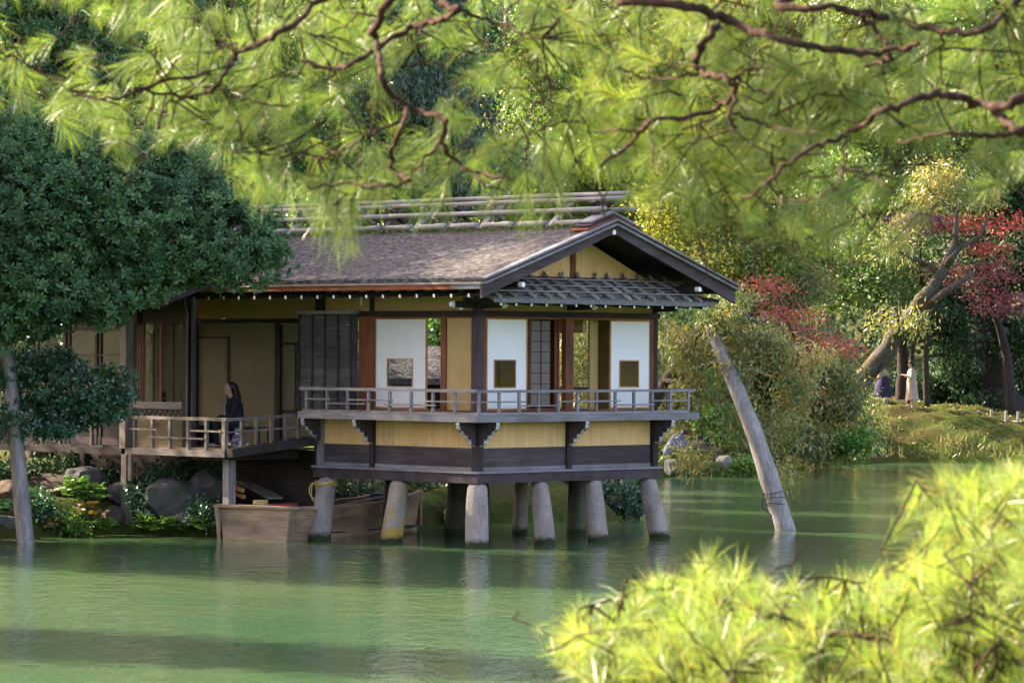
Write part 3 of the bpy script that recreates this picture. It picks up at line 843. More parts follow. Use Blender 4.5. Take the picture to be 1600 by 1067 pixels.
# white-tipped carved beam ends at the corners
for (s, t, ds, dt) in ((0, 0, -1, 0), (0, 0, 0, -1), (SM, 0, 0, -1), (S1, 0, 0, -1)):
    b = MB(); w = 0.05
    p0 = Vector((s, t, 4.50)); d = Vector((ds, dt, 0))
    b.beam(p0, p0 + d * 0.66, 0.09, 0.15, mi=0, h2=0.12)
    b.beam(p0 + d * 0.66, p0 + d * 0.72, 0.092, 0.13, mi=1, h2=0.07)
    if ds: 
        for q in range(3): b.ellipsoid(p0 + d * (0.46 + 0.09 * q) + Vector((0, 0, -0.07 + 0.035 * q)), (0.05, 0.047, 0.035), mi=1, nu=8, nv=6)
    b.build('beam_end', [M['dark_wood_x'], M['white_paint']], th)
# gable wall
b = MB()
gp = [(0.1, 4.93), (S1 - 0.1, 4.93), (S1 - 0.1, 5.0), (SM, ZR - 0.06), (0.1, 5.0)]
b.prism(gp, -0.012, 0.03, lambda a, c, w: (a, w, c)); part('gable_plaster', b, M['plaster_ochre'])
post(SM + 0.02, SM + 0.17, -0.03, 0.02, 'red_wood_z', 4.94, 5.86, 'gable_post')
b = MB(); b.box((0.5, -0.035, 4.99), (S1 - 0.3, -0.014, 5.06)); part('gable_sill', b, M['plum_wood_x'])

# ---- pent roof over the gable side
pent = thing('pent_roof', None, None); pent.parent = th
PS0, PS1, PT, PZ0, PZ1 = -0.62, S1 + 0.68, -1.02, 4.545, 5.02
def pz(t): return PZ1 + (PZ0 - PZ1) * t / PT
npl = 4
for k in range(npl):          # four courses of shingles, each proud of the next
    ta, tb = PT * (1 - k / npl), PT * (1 - (k + 1) / npl) - 0.06 * (k < npl - 1)
    m = MB(); nseg = 40
    for i in range(nseg + 1):
        s = PS0 + 0.10 * k + (PS1 - PS0 - 0.20 * k) * i / nseg
        j = r2.normal(0, 0.008)
        zt, zb2 = pz(ta) + 0.055 + r2.normal(0, 0.005), pz(tb) + 0.03
        m.v += [(s, ta + j, zt - (0.075 if k == 0 else 0.04)), (s, ta + j, zt), (s, tb + 0.02, zb2)]
    for i in range(nseg):
        a, c = i * 3, i * 3 + 3
        m.f += [(a, c, c + 1, a + 1), (a + 1, c + 1, c + 2, a + 2)]; m.m += [0, 0]
    m.f += [(0, 1, 2), (nseg*3, nseg*3 + 2, nseg*3 + 1)]; m.m += [0, 0]
    m.build('shingle_course', M['pent_shingle'], pent)
b = MB(); b.add([(PS0, PT, PZ0 - 0.02), (PS1, PT, PZ0 - 0.02), (PS1 - 0.3, 0, PZ1 - 0.02), (PS0 + 0.3, 0, PZ1 - 0.02)], [(0, 1, 2, 3)]); b.build('soffit', M['dark_wood_x'], pent)
for k in range(14):           # poles down the slope with twig ends standing up at the top
    s = PS0 + 0.22 + k * (PS1 - PS0 - 0.6) / 13
    b = MB(); lean = r2.normal(0, 0.035); s += r2.normal(0, 0.03)
    z = pz(PT) + 0.085
    b.tube([(s + lean + 0.02, PT + 0.05, z), (s + lean, PT * 0.5, pz(PT * 0.5) + 0.085), (s - lean, -0.10, pz(-0.10) + 0.075), (s - lean, -0.03, pz(0) + 0.12)], [0.040, 0.042, 0.036, 0.018], 7)
    b.build('roof_pole', M['pale_wood_y'], pent)
    b = MB()
    for q in range(3):
        a = r2.uniform(-1.2, 1.2)
        b.tube([(s, -0.09, pz(-0.09) + 0.09), (s + 0.035 * math.sin(a), -0.08, pz(-0.09) + 0.15), (s + 0.07 * math.sin(a), -0.075, pz(-0.09) + 0.16 + 0.05 * r2.random())], [0.009, 0.007, 0.004], 5)
    b.build('tie_twig', M['plum_wood_z'], pent)
for k, t in enumerate((-0.30, -0.58, -0.84)):
    b = MB(); b.tube([(PS0 + 0.15, t, pz(t) + 0.125), (SM, t + 0.01, pz(t) + 0.128), (PS1 - 0.15, t, pz(t) + 0.125)], 0.017, 7); b.build('cross_lath', M['grey_wood_x'], pent)
praf = MB(); praf.box((-0.02, -0.98, -0.05), (0.02, 0.0, 0.0), 0); praf.box((-0.0215, -0.986, -0.052), (0.0215, -0.979, 0.001), 1)
praf_me = praf.mesh('rafter', [M['dark_wood_y'], M['white_paint']])
for k in range(15):
    link('rafter', praf_me, pent, (-0.40 + k * 0.405, 0, 4.63), (0.105, 0, 0))

# ---- ridge: moss bed, lower logs, saddle braces, long poles
ridge = thing('ridge_frame', None, None); ridge.parent = th
def log(s, z, t0, t1, r, mat='pale_wood_y', name='ridge_log', jit=0.004):
    n = 7; pts = []; rr = []
    for i in range(n):
        f = i / (n - 1)
        pts.append((s + r2.normal(0, jit), t0 + (t1 - t0) * f, z + r2.normal(0, jit)))
        rr.append(r * (1.05 - 0.12 * f))
    b = MB(); b.tube(pts, rr, 9); return b.build(name, M[mat], ridge, True)
step = 0.92
for k in range(12):
    t = -0.85 + k * step
    for sgn in (-1, 1):       # each saddle brace: a board astride the ridge
        b = MB(); b.beam((SM + sgn * 0.46, t + 0.05, roof_z(SM + 0.46) + 0.13), (SM - sgn * 0.12, t + 0.05 + 0.07 * sgn, ZR + 0.46), 0.13, 0.05, up=(0, 0, 1))
        b.build('saddle_brace', M['grey_wood_z' if k % 2 else 'plum_wood_z'], ridge)
    log(SM - 0.40, roof_z(SM + 0.40) + 0.185, t + 0.12, t + step - 0.06, 0.062)
    log(SM + 0.40, roof_z(SM + 0.40) + 0.185, t + 0.12, t + step - 0.06, 0.062)
log(SM - 0.22, ZR + 0.30, -1.15, 4.8, 0.050); log(SM - 0.22, ZR + 0.30, 4.7, 10.4, 0.050)
log(SM + 0.22, ZR + 0.30, -1.50, 4.6, 0.050); log(SM + 0.22, ZR + 0.30, 4.5, 10.4, 0.048)
log(SM - 0.05, ZR + 0.50, -1.50, 4.9, 0.048); log(SM - 0.05, ZR + 0.50, 4.8, 10.3, 0.046)
log(SM + 0.05, ZR + 0.60, -1.58, 4.2, 0.047); log(SM + 0.05, ZR + 0.60, 4.1, 10.3, 0.046)
nm = 9000
ms = SM + rng.choice([-1, 1], nm) * rng.uniform(0.0, 0.62, nm) ** 1.0
mt_ = rng.uniform(-0.95, 11.0, nm)
P = np.stack([ms, mt_, np.array([roof_z(x) for x in ms]) + 0.115 + rng.uniform(0, 0.05, nm)], 1)
def leaf_quads(P, D, Ln, Wd, fold=0.0, rngx=None):
    """diamond leaves: base P, direction D, length, width"""
    rg = rngx if rngx is not None else rng
    n = len(P)
    D = unit(D)
    Rv = unit(rg.normal(size=(n, 3)))
    X = unit(np.cross(D, Rv))
    Ln = np.broadcast_to(np.asarray(Ln, float).reshape(-1, 1), (n, 1)); Wd = np.broadcast_to(np.asarray(Wd, float).reshape(-1, 1), (n, 1))
    mid = P + D * Ln * 0.5
    V = np.stack([P, mid + X * Wd / 2, P + D * Ln, mid - X * Wd / 2], 1).reshape(-1, 3)
    return V, np.arange(4 * n, dtype=np.int32).reshape(-1, 4)
V_, F_ = leaf_quads(P, np.stack([rng.normal(0, .5, nm), rng.normal(0, .5, nm), rng.uniform(.2, 1, nm)], 1), rng.uniform(.03, .07, nm), 0.03)
o = link('ridge_moss', np_mesh('ridge_moss', V_, F_, M['moss_leaf']), ridge); o['kind'] = 'stuff'

# ---- the wing behind: garden wall of the open room, window bay, verandas
WD, WT = 0.55, 0.53
b = MB(); b.box((WD, 4.30, 4.27), (WD + 0.04, 8.8, 5.1)); part('wing_plaster', b, M['plaster_shaded'])
b = MB(); b.box((WD - 0.05, 4.30, 4.17), (WD + 0.05, 8.8, 4.268)); part('wing_lintel', b, M['dark_wood_y'])
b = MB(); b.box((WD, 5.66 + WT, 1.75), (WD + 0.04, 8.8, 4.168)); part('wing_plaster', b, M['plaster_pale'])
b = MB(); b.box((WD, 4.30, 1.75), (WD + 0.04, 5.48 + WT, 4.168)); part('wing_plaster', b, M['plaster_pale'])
for t in (5.57 + WT, 8.12 + WT): post(WD - 0.06, WD + 0.06, t - 0.08, t + 0.08, 'dark_wood_z', 1.72, 4.168)
post(-0.06, 0.06, 4.27, 4.40, 'dark_wood_z', 1.40, 4.95)
b = MB(); b.box((WD - 0.025, 7.06 + WT, 3.87), (WD - 0.003, 8.04 + WT, 3.91)); b.box((WD - 0.025, 7.08 + WT, 1.9), (WD - 0.003, 7.13 + WT, 3.868)); part('door_trim', b, M['dark_wood_z'])
b = MB(); b.box((WD - 0.03, 4.70, 3.74), (WD - 0.003, 5.48 + WT, 3.79)); b.box((WD - 0.03, 4.70, 2.40), (WD - 0.003, 5.48 + WT, 2.45)); part('wing_rail', b, M['dark_wood_y'])
lat = thing('lattice_window', None, None); lat.parent = th; lat.location = (WD, WT, 0)
b = MB(); b.box((-0.02, 4.70, 2.452), (-0.003, 5.06, 3.738)); b.build('window_panel', M['white_paint'], lat)
for k in range(9):
    b = MB(); b.box((-0.04, 4.72 + k * 0.042, 2.452), (-0.022, 4.738 + k * 0.042, 3.738)); b.build('slat', M['dark_wood_z'], lat)
for z in (2.75, 3.1, 3.42):
    b = MB(); b.box((-0.046, 4.70, z), (-0.0415, 5.07, z + 0.02)); b.build('slat', M['dark_wood_y'], lat)
# veranda deck boards and edge
VS, VZ = -1.9, 1.72
for k in range(9):
    s0 = VS + 0.02 + k * 0.265
    b = MB(); b.box((s0, 4.95, VZ - 0.04), (s0 + 0.258, 8.1, VZ)); part('deck_board', b, M['boat_wood_y'])
b = MB(); b.box((VS - 0.05, 4.90, VZ - 0.15), (VS + 0.015, 7.86, VZ - 0.02)); part('deck_beam', b, M['aged_wood_y'])  # aged_wood is the pale wood with shade put into its colour
b = MB(); b.box((VS + 0.02, 4.86, VZ - 0.20), (-0.05, 4.945, VZ - 0.01)); part('deck_beam', b, M['dark_wood_x'])
b = MB(); b.box((VS - 0.05, 7.98, VZ - 0.17), (VS + 0.05, 13.0, VZ - 0.04)); part('deck_beam', b, M['dark_wood_y'])
b = MB(); b.box((VS + 0.05, 8.11, VZ - 0.06), (0, 13.0, VZ - 0.01)); part('wing_floor', b, M['dark_wood_y'])
# gangway sloping up to the pavilion
b = MB(); b.beam((VS - 0.02, 4.86, VZ - 0.06), (-0.13, 4.45, VZ + 0.16), 0.5, 0.16); part('gangway', b, M['dark_wood_x'])
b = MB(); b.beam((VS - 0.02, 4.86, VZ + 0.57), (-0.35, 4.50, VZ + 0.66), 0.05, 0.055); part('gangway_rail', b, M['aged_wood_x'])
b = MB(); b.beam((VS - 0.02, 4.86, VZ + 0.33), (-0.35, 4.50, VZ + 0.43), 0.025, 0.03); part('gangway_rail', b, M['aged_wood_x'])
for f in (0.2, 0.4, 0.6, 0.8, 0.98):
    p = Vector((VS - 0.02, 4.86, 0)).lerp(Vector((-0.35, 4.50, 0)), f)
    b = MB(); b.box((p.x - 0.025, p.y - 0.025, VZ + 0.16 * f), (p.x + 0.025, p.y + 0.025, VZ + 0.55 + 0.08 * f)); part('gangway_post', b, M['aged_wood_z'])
# veranda railing
vr = thing('veranda_railing', None, None); vr.parent = th
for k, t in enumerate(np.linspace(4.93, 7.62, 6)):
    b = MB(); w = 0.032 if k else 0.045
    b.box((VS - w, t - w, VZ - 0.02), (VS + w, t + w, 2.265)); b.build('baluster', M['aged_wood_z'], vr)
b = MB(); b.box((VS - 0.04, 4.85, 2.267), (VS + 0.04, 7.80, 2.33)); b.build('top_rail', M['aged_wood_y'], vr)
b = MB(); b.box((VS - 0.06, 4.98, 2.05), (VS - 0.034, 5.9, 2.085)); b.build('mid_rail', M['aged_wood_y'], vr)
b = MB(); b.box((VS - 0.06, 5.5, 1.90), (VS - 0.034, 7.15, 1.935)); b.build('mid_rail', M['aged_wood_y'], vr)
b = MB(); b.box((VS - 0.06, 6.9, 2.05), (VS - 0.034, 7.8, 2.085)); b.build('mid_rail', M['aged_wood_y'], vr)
# legs of the veranda
b = MB(); b.box((-1.62, 5.13, 0.1), (-1.44, 5.31, VZ - 0.042)); part('veranda_leg', b, M['grey_wood_z'])
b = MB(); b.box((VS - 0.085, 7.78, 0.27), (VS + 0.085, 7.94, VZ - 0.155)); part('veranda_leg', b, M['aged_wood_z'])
b = MB(); b.box((VS - 0.12, 7.75, -0.4), (VS + 0.12, 7.97, 0.265)); part('leg_footing', b, M['rock_pale'])
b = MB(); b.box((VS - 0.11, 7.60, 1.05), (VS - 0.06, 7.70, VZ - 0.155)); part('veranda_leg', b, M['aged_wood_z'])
b = MB(); b.box((VS - 0.08, 9.1, 0.5), (VS + 0.08, 9.24, VZ - 0.175)); part('veranda_leg', b, M['dark_wood_z'])
# corner pillar of the bay and its thin neighbours
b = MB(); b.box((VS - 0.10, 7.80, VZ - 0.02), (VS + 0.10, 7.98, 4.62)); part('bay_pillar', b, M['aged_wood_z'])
b = MB(); b.box((-1.46, 6.56, VZ), (-1.34, 6.70, 4.62)); part('bay_post', b, M['dark_wood_z'])
b = MB(); b.box((-1.45, 6.40, VZ), (-1.37, 6.46, 4.62)); part('bay_post', b, M['plum_wood_z'])
b = MB(); b.tube([(-1.5, 6.52, VZ), (-1.5, 6.52, 4.35), (-1.47, 6.62, 4.5), (-1.47, 6.64, 4.65)], 0.012, 6); part('drain_cable', b, M['aged_wood_z'])
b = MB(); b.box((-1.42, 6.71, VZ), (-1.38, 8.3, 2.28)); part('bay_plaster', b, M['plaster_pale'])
b = MB(); b.box((-1.44, 6.72, 2.283), (-1.39, 8.3, 2.46)); part('carved_panel', b, M['dark_wood_y'])
fret = MB()
for k in range(20):
    t = 6.76 + k * 0.077
    fret.ellipsoid((-1.447, t, 2.37 + 0.03 * (-1) ** k), (0.012, 0.03, 0.03), nu=6, nv=4)
o = part('carved_fretwork', fret, M['aged_wood_y'])
b = MB(); b.box((-1.47, 6.72, 2.463), (-1.36, 8.3, 2.60)); part('bay_sill', b, M['grey_wood_y'])
b = MB(); b.box((-1.45, 6.72, 4.15), (-1.36, 8.3, 4.62)); part('bay_head', b, M['dark_wood_y'])
b = MB(); b.box((-1.43, 8.0, 2.603), (-1.38, 8.3, 4.147)); part('bay_board', b, M['dark_wood_z'])
bw = thing('bay_window', None, None); bw.parent = th
for t in (6.73, 7.40, 7.96):
    b = MB(); b.box((-1.42, t, 2.603), (-1.385, t + 0.05, 4.147)); b.build('window_frame', M['red_wood_z' if t > 7 else 'dark_wood_z'], bw)
for t in (7.03, 7.65):
    b = MB(); b.box((-1.415, t, 2.603), (-1.39, t + 0.014, 4.147)); b.build('lattice_bar', M['dark_wood_z'], bw)
for k in range(1, 8):
    z = 2.603 + k * 0.193
    b = MB(); b.box((-1.412, 6.782, z), (-1.388, 7.958, z + 0.012)); b.build('lattice_bar', M['dark_wood_y'], bw)
b = MB(); b.box((-1.386, 6.79, 2.61), (-1.384, 7.95, 4.14)); b.build('window_pane', M['glass'], bw)
for (t0, t1) in ((6.80, 7.38), (7.55, 7.93)):
    b = MB(); b.box((-1.30, t0, 2.50), (-1.295, t1, 4.14)); b.build('paper_panel', M['plaster_pale'], bw)
b = MB(); b.box((0.35, 4.45, 0.2), (0.45, 13.0, VZ - 0.05)); part('underfloor_light_block', b, M['dark_wood_y'])  # added dark sheet, blocks light coming through the open underfloor
# inside of the bay: side and back walls
b = MB(); b.box((WD, 8.81, VZ), (WD + 0.04, 13.0, 5.1)); part('wing_back_wall', b, M['dark_wood_z'])
# glazed doors along the shaded wing
gd = thing('glazed_doors', None, None); gd.parent = th
for t in (8.35, 9.15, 9.28, 10.15, 10.28, 11.2, 11.35):
    b = MB(); b.box((-1.52, t, VZ), (-1.46, t + 0.07, 4.15)); b.build('door_stile', M['dark_wood_z'], gd)
for z in (VZ + 0.001, 2.2, 2.9, 3.5, 4.0):
    b = MB(); b.box((-1.51, 8.3, z), (-1.47, 12.5, z + 0.04 + 0.1 * (z < 2))); b.build('door_rail', M['plum_wood_y'], gd)
b = MB(); b.box((-1.50, 8.3, 2.25), (-1.495, 12.5, 4.0)); b.build('glass_pane', M['glass'], gd)
b = MB(); b.box((-1.50, 8.3, VZ + 0.1), (-1.48, 12.5, 2.2)); b.build('kick_board', M['dark_wood_y'], gd)
b = MB(); b.box((-1.55, 8.0, 4.152), (-1.44, 13.0, 4.62)); part('bay_head', b, M['dark_wood_y'])
for t in (8.9, 9.9):
    post(-1.98, -1.92, t - 0.03, t + 0.03, 'aged_wood_z', VZ, 2.3, 'railing_post')  # aged_wood: pale wood with shade put into its colour
post(-2.0, -1.96, 8.1, 12.9, 'dark_wood_y', 2.28, 2.34, 'railing_bar')
# low roof of the bay
b = MB(); b.add([(-2.55, 6.2, 4.52), (-2.55, 13, 4.52), (-0.7, 13, 5.12), (-0.7, 6.2, 5.12), (-2.55, 6.2, 4.62), (-2.55, 13, 4.62), (-0.7, 13, 5.22), (-0.7, 6.2, 5.22)],
               [(0, 3, 2, 1), (4, 5, 6, 7), (0, 1, 5, 4), (3, 0, 4, 7), (2, 3, 7, 6), (1, 2, 6, 5)]); part('bay_roof', b, [M['roof_bark']])
b = MB(); b.beam((-2.5, 6.28, 4.50), (-0.75, 6.28, 5.05), 0.06, 0.12); part('bay_gable_board', b, M['plum_wood_x'])

#NEXT
# ------------------------------------------------------------------ boat, props, rocks
bt = thing('wooden_boat', 'old flat bottomed wooden boat moored under the teahouse piles', 'boat', (-4.17, 64.25, 0), R(60))
ST = [(0.0, 0.02, 1.58, 0.66), (0.5, 0.17, 1.46, 0.645), (1.5, 0.22, 1.44, 0.62), (3.0, 0.20, 1.40, 0.62), (4.4, 0.27, 1.22, 0.68), (5.5, 0.48, 0.98, 0.80)]
def bstat(x):
    for a, c in zip(ST[:-1], ST[1:]):
        if x <= c[0] + 1e-6:
            f = (x - a[0]) / (c[0] - a[0]); return [a[i] + (c[i] - a[i]) * f for i in range(4)]
    return list(ST[-1])
def strake(side, z0f, z1f, off, mat, name='strake'):
    m = MB(); n = 14
    for i in range(n + 1):
        x = 0.03 + 5.44 * i / n
        _, n0, f0, g = bstat(x)
        for zf in (z0f, z1f):
            z = -0.12 + (g + 0.12) * zf
            flare = 0.10 * (1 - zf)
            y = n0 + flare - off if side == 0 else f0 - flare + off
            d = 0.03 if side == 0 else -0.03
            m.v += [(x, y, z), (x, y + d, z)]
    for i in range(n):
        a, c = i * 4, i * 4 + 4
        m.f += [(a, c, c + 2, a + 2), (a + 1, a + 3, c + 3, c + 1), (a + 2, c + 2, c + 3, a + 3), (a, a + 1, c + 1, c)]; m.m += [0] * 4
    m.build(name, mat, bt)
for side in (0, 1):
    strake(side, 0.0, 0.36, 0.0, M['boat_wood_x']); strake(side, 0.365, 0.68, 0.006, M['boat_wood_x']); strake(side, 0.685, 0.965, 0.012, M['boat_wood_x'])
    m = MB()
    for i in range(14):
        x0, x1 = 0.02 + 5.46 * i / 14, 0.02 + 5.46 * (i + 1) / 14
        a, c = bstat(x0), bstat(x1); k = 1 if side == 0 else 2
        m.beam((x0, a[k], a[3] - 0.02), (x1, c[k], c[3] - 0.02), 0.09, 0.06)
    m.build('gunwale', M['boat_wood_x'], bt)
m = MB(); m.prism([(0.0, 0.62), (1.6, 0.62), (1.50, -0.14), (0.10, -0.14)], -0.05, 0.0, lambda a, c, w: (w, a, c)); m.build('transom', M['boat_wood_y'], bt)
m = MB(); m.box((-0.14, -0.04, 0.622), (0.10, 1.70, 0.675)); m.build('stern_plank', M['boat_wood_y'], bt)
m = MB(); m.prism([(-0.05, 0.62), (-0.16, 0.62), (-0.10, 0.3), (-0.05, 0.0)], 1.58, 1.66, lambda a, c, w: (a, w, c)); m.build('stern_knee', M['boat_wood_z'], bt)
m = MB(); m.box((0.1, 0.28, 0.08), (5.3, 1.35, 0.11)); m.build('boat_floor', M['dark_wood_x'], bt)
for x in (1.9, 3.7):
    q = bstat(x); m = MB(); m.box((x, q[1] + 0.04, 0.42), (x + 0.25, q[2] - 0.04, 0.45)); m.build('thwart', M['boat_wood_y'], bt)
m = MB(); m.box((5.44, 0.46, 0.1), (5.5, 1.0, 0.82)); m.build('bow_board', M['boat_wood_y'], bt)
bmat = bt.matrix_basis if False else Matrix.Translation((-4.17, 64.25, 0)) @ Matrix.Rotation(R(60), 4, 'Z')
def BL(x, y, z): return bmat @ Vector((x, y, z))
m = MB(); m.tube([BL(1.3, 0.6, 0.50), BL(4.2, 0.42, 0.74)], [0.028, 0.024], 8); m.ellipsoid(BL(1.15, 0.62, 0.49), (0.2, 0.09, 0.03), nu=8, nv=6)
props(m.build('oar', M['pale_wood_x']), 'pale wooden oar lying along the inside of the boat', 'oar')
m = MB(); m.ellipsoid(BL(0.9, 0.75, 0.58), (0.26, 0.22, 0.10), nu=16, nv=10)
plain('red_cloth', (0.36, 0.02, 0.03), 0.9); plain('blue_plastic', (0.12, 0.22, 0.36), 0.4); plain('rope_straw', (0.42, 0.31, 0.10), 0.9, 0.3, 60)
props(m.build('cushion', M['red_cloth'], smooth=True), 'small red cushion on top inside the boat stern', 'cushion')
m = MB()
for k in range(3):
    pts = [BL(0.45 + 0.13 * math.cos(a), 1.0 + 0.13 * math.sin(a), 0.69 + 0.025 * k) for a in np.linspace(0, 2 * math.pi, 16)]
    m.tube(pts, 0.018, 5)
props(m.build('rope_coil', M['rope_straw']), 'coil of pale rope on the boat stern plank', 'rope')
tub = thing('water_tub', 'blue grey plastic tub at the bow of the boat', 'tub', BL(4.75, 0.75, 0.52), R(60))
m = MB()
for (x0, x1, y0, y1) in ((-0.36, 0.36, -0.25, -0.22), (-0.36, 0.36, 0.22, 0.25), (-0.36, -0.33, -0.22, 0.22), (0.33, 0.36, -0.22, 0.22)): m.box((x0, y0, 0), (x1, y1, 0.24))
m.box((-0.33, -0.22, 0), (0.33, 0.22, 0.02)); m.build('tub_wall', M['blue_plastic'], tub)
m = MB()
for (x0, x1, y0, y1) in ((-0.39, 0.39, -0.28, -0.252), (-0.39, 0.39, 0.252, 0.28), (-0.39, -0.362, -0.25, 0.25), (0.362, 0.39, -0.25, 0.25)): m.box((x0, y0, 0.21), (x1, y1, 0.245))
m.build('tub_rim', M['blue_plastic'], tub)
# rope round the left pile
m = MB()
for k in range(3):
    pts = [L(-0.14 + 0.215 * math.cos(a), 3.97 + 0.215 * math.sin(a), 1.10 - 0.03 * k + 0.015 * math.sin(3 * a + k)) for a in np.linspace(0, 2 * math.pi, 20)]
    m.tube(pts, 0.014, 5)
p0 = L(-0.34, 4.10, 1.08)
for dz, w in ((0.36, 0.05), (0.30, 0.09)):
    pts = [p0 + Vector((-w * math.sin(a), -0.02, -dz / 2 + dz / 2 * math.cos(a))) for a in np.linspace(0, 2 * math.pi, 14)]
    m.tube(pts, 0.012, 5)
props(m.build('mooring_rope', M['rope_straw']), 'yellow straw rope looped round the head of the end stone pile', 'rope')

# leaning timber props
def prop_post(name, label, pts, rad, sides=10):
    base = Vector(pts[0]); t_ = thing(name, label, 'post', base)
    m = MB(); n = len(pts); rg = np.random.default_rng(3)
    fine, fr = [], []
    for i in range(n - 1):
        for k in range(6):
            f = k / 6; fine.append(Vector(pts[i]).lerp(Vector(pts[i+1]), f) - base); fr.append(rad[i] + (rad[i+1] - rad[i]) * f)
    fine.append(Vector(pts[-1]) - base); fr.append(rad[-1])
    m.tube(fine, [r * (1 + rg.normal(0, 0.015)) for r in fr], sides)
    m.build('timber', M['prop_wood'], t_, True)
    return t_, base
pr, pb = prop_post('leaning_prop', 'long weathered timber prop leaning out of the water beside a bushy bank', [W(1231, 842, 69.6), W(1222, 812, 69.7), W(1180, 680, 70.0), W(1140, 580, 70.3), W(1108, 506, 70.6)], [0.215, 0.212, 0.185, 0.155, 0.12], 11)
m = MB()
for k, (px, py) in enumerate(((1207, 770), (1210, 779), (1213, 789))):
    c = W(px, py, 69.75) - pb
    m.tube([c + Vector((0.218 * math.cos(a), 0.218 * math.sin(a), 0.05 * math.cos(a + k))) for a in np.linspace(0, 2 * math.pi, 18)], 0.008, 4)
m.tube([W(1194, 770, 69.5) - pb, W(1190, 790, 69.5) - pb, W(1205, 805, 69.45) - pb, W(1210, 828, 69.45) - pb], 0.012, 5)
m.build('binding_wire', M['black_iron'], pr)
prop_post('support_post', 'grey squared timber post leaning in the water beneath the dark evergreen', [W(42, 862, 63.2), W(40, 846, 63.3), W(30, 740, 63.5), W(18, 620, 63.7), W(6, 510, 63.9)], [0.165, 0.163, 0.15, 0.14, 0.13], 4)

def rock(label, px, py, Y, rx, ry, rz, mat, seed):
    rg = np.random.default_rng(seed)
    bm = bmesh.new(); bmesh.ops.create_icosphere(bm, subdivisions=4, radius=1.0)
    dirs = unit(rg.normal(size=(20, 3))); offs = rg.uniform(0.62, 0.97, 20)
    ph = rg.uniform(0, 6, 6)
    for v in bm.verts:
        d = np.array(v.co); r = 1.0
        for q, o_ in zip(dirs, offs):
            c = d @ q
            if c > 1e-3: r = min(r, o_ / c)
        r *= 1 + 0.045 * math.sin(7 * d[0] + ph[0]) * math.sin(6 * d[1] + ph[1]) + 0.018 * math.sin(17 * d[2] + ph[2]) * math.sin(15 * d[0] + ph[3]) + rg.normal(0, 0.010)
        v.co = Vector((d[0] * r * rx, d[1] * r * ry, d[2] * r * rz))
    me = bpy.data.meshes.new('rock'); bm.to_mesh(me); bm.free()
    me.materials.append(M[mat])
    for p in me.polygons: p.use_smooth = True
    me.set_sharp_from_angle(angle=R(16))
    o = link('rock', me, None, W(px, py, Y), (rg.normal(0, 0.1), rg.normal(0, 0.1), rg.uniform(-0.5, 0.5)))
    return props(o, label, 'rock', 'rocks on the bank below the veranda' if px < 400 else 'rocks on the far shore')
ROCKS = [('large rounded grey boulder between the two veranda legs', 268, 782, 66.9, 0.66, 0.55, 0.46, 'rock', 1),
 ('tall grey boulder beside the boat stern under the veranda', 318, 762, 67.1, 0.42, 0.45, 0.40, 'rock', 2),
 ('round grey boulder under the dark glazed wing', 133, 752, 67.6, 0.52, 0.5, 0.34, 'rock', 3),
 ('small dark rock just left of the wooden veranda leg', 184, 770, 67.3, 0.24, 0.3, 0.28, 'rock', 4),
 ('reddish brown rock left of the leaning grey post', 12, 772, 66.2, 0.40, 0.4, 0.28, 'rock_brown', 5),
 ('squat brown rock at the foot of the wooden leg', 176, 806, 66.9, 0.26, 0.24, 0.24, 'rock_brown', 6),
 ('pale flat rock among ferns near the waterline', 290, 812, 66.4, 0.26, 0.24, 0.15, 'rock_pale', 7),
 ('dark mossy rock at the water edge below the reddish one', 8, 820, 65.4, 0.34, 0.3, 0.26, 'rock', 8),
 ('long dark boulder in shade behind the leaning grey post', 70, 770, 67.6, 0.7, 0.5, 0.40, 'rock_brown', 9),
 ('pale boulder at the far waterline left of the leaning timber prop', 1132, 722, 99.8, 0.24, 0.3, 0.24, 'rock_pale', 10),
 ('grey boulder at the far waterline next to the balcony corner', 1052, 730, 99.6, 0.36, 0.3, 0.28, 'rock', 11),
 ('small pale rock between the two far shore boulders', 1104, 726, 100.0, 0.2, 0.2, 0.14, 'rock_pale', 12),
 ('flat brown rock on the far bank beside a seated visitor', 1092, 700, 101.0, 0.5, 0.4, 0.22, 'rock_brown', 13),
 ('dark shaded rock under the teahouse behind the corner pile', 716, 800, 71.2, 0.35, 0.4, 0.4, 'rock', 14),
 ('wide dark rock at the shore behind the piles', 822, 808, 72.9, 0.7, 0.4, 0.3, 'rock', 15)]
for r_ in ROCKS: rock(*r_)

# loose boards and bamboo stored under the veranda
for lab, a, c, w, h, mt in (('wide grey plank lying under the veranda behind the boat', (385, 752, 68.0), (430, 778, 67.0), 0.34, 0.04, 'pale_wood_x'),
                            ('narrow dark plank resting under the veranda above the wide one', (400, 742, 68.6), (455, 752, 68.2), 0.3, 0.04, 'boat_wood_x')):
    m = MB(); m.beam(W(*a), W(*c), w, h); props(m.build('plank', M[mt]), lab, 'plank', 'boards stored under the veranda')
for lab, a, c in (('upper bamboo pole end sticking out beside the veranda leg', (345, 752, 68.2), (379, 766, 66.6)), ('lower bamboo pole end sticking out beside the veranda leg', (345, 763, 68.2), (381, 776, 66.6))):
    m = MB(); m.tube([W(*a), W(*c)], 0.045, 9); props(m.build('bamboo_pole', M['tan_wood_x']), lab, 'pole', 'bamboo poles under the veranda')

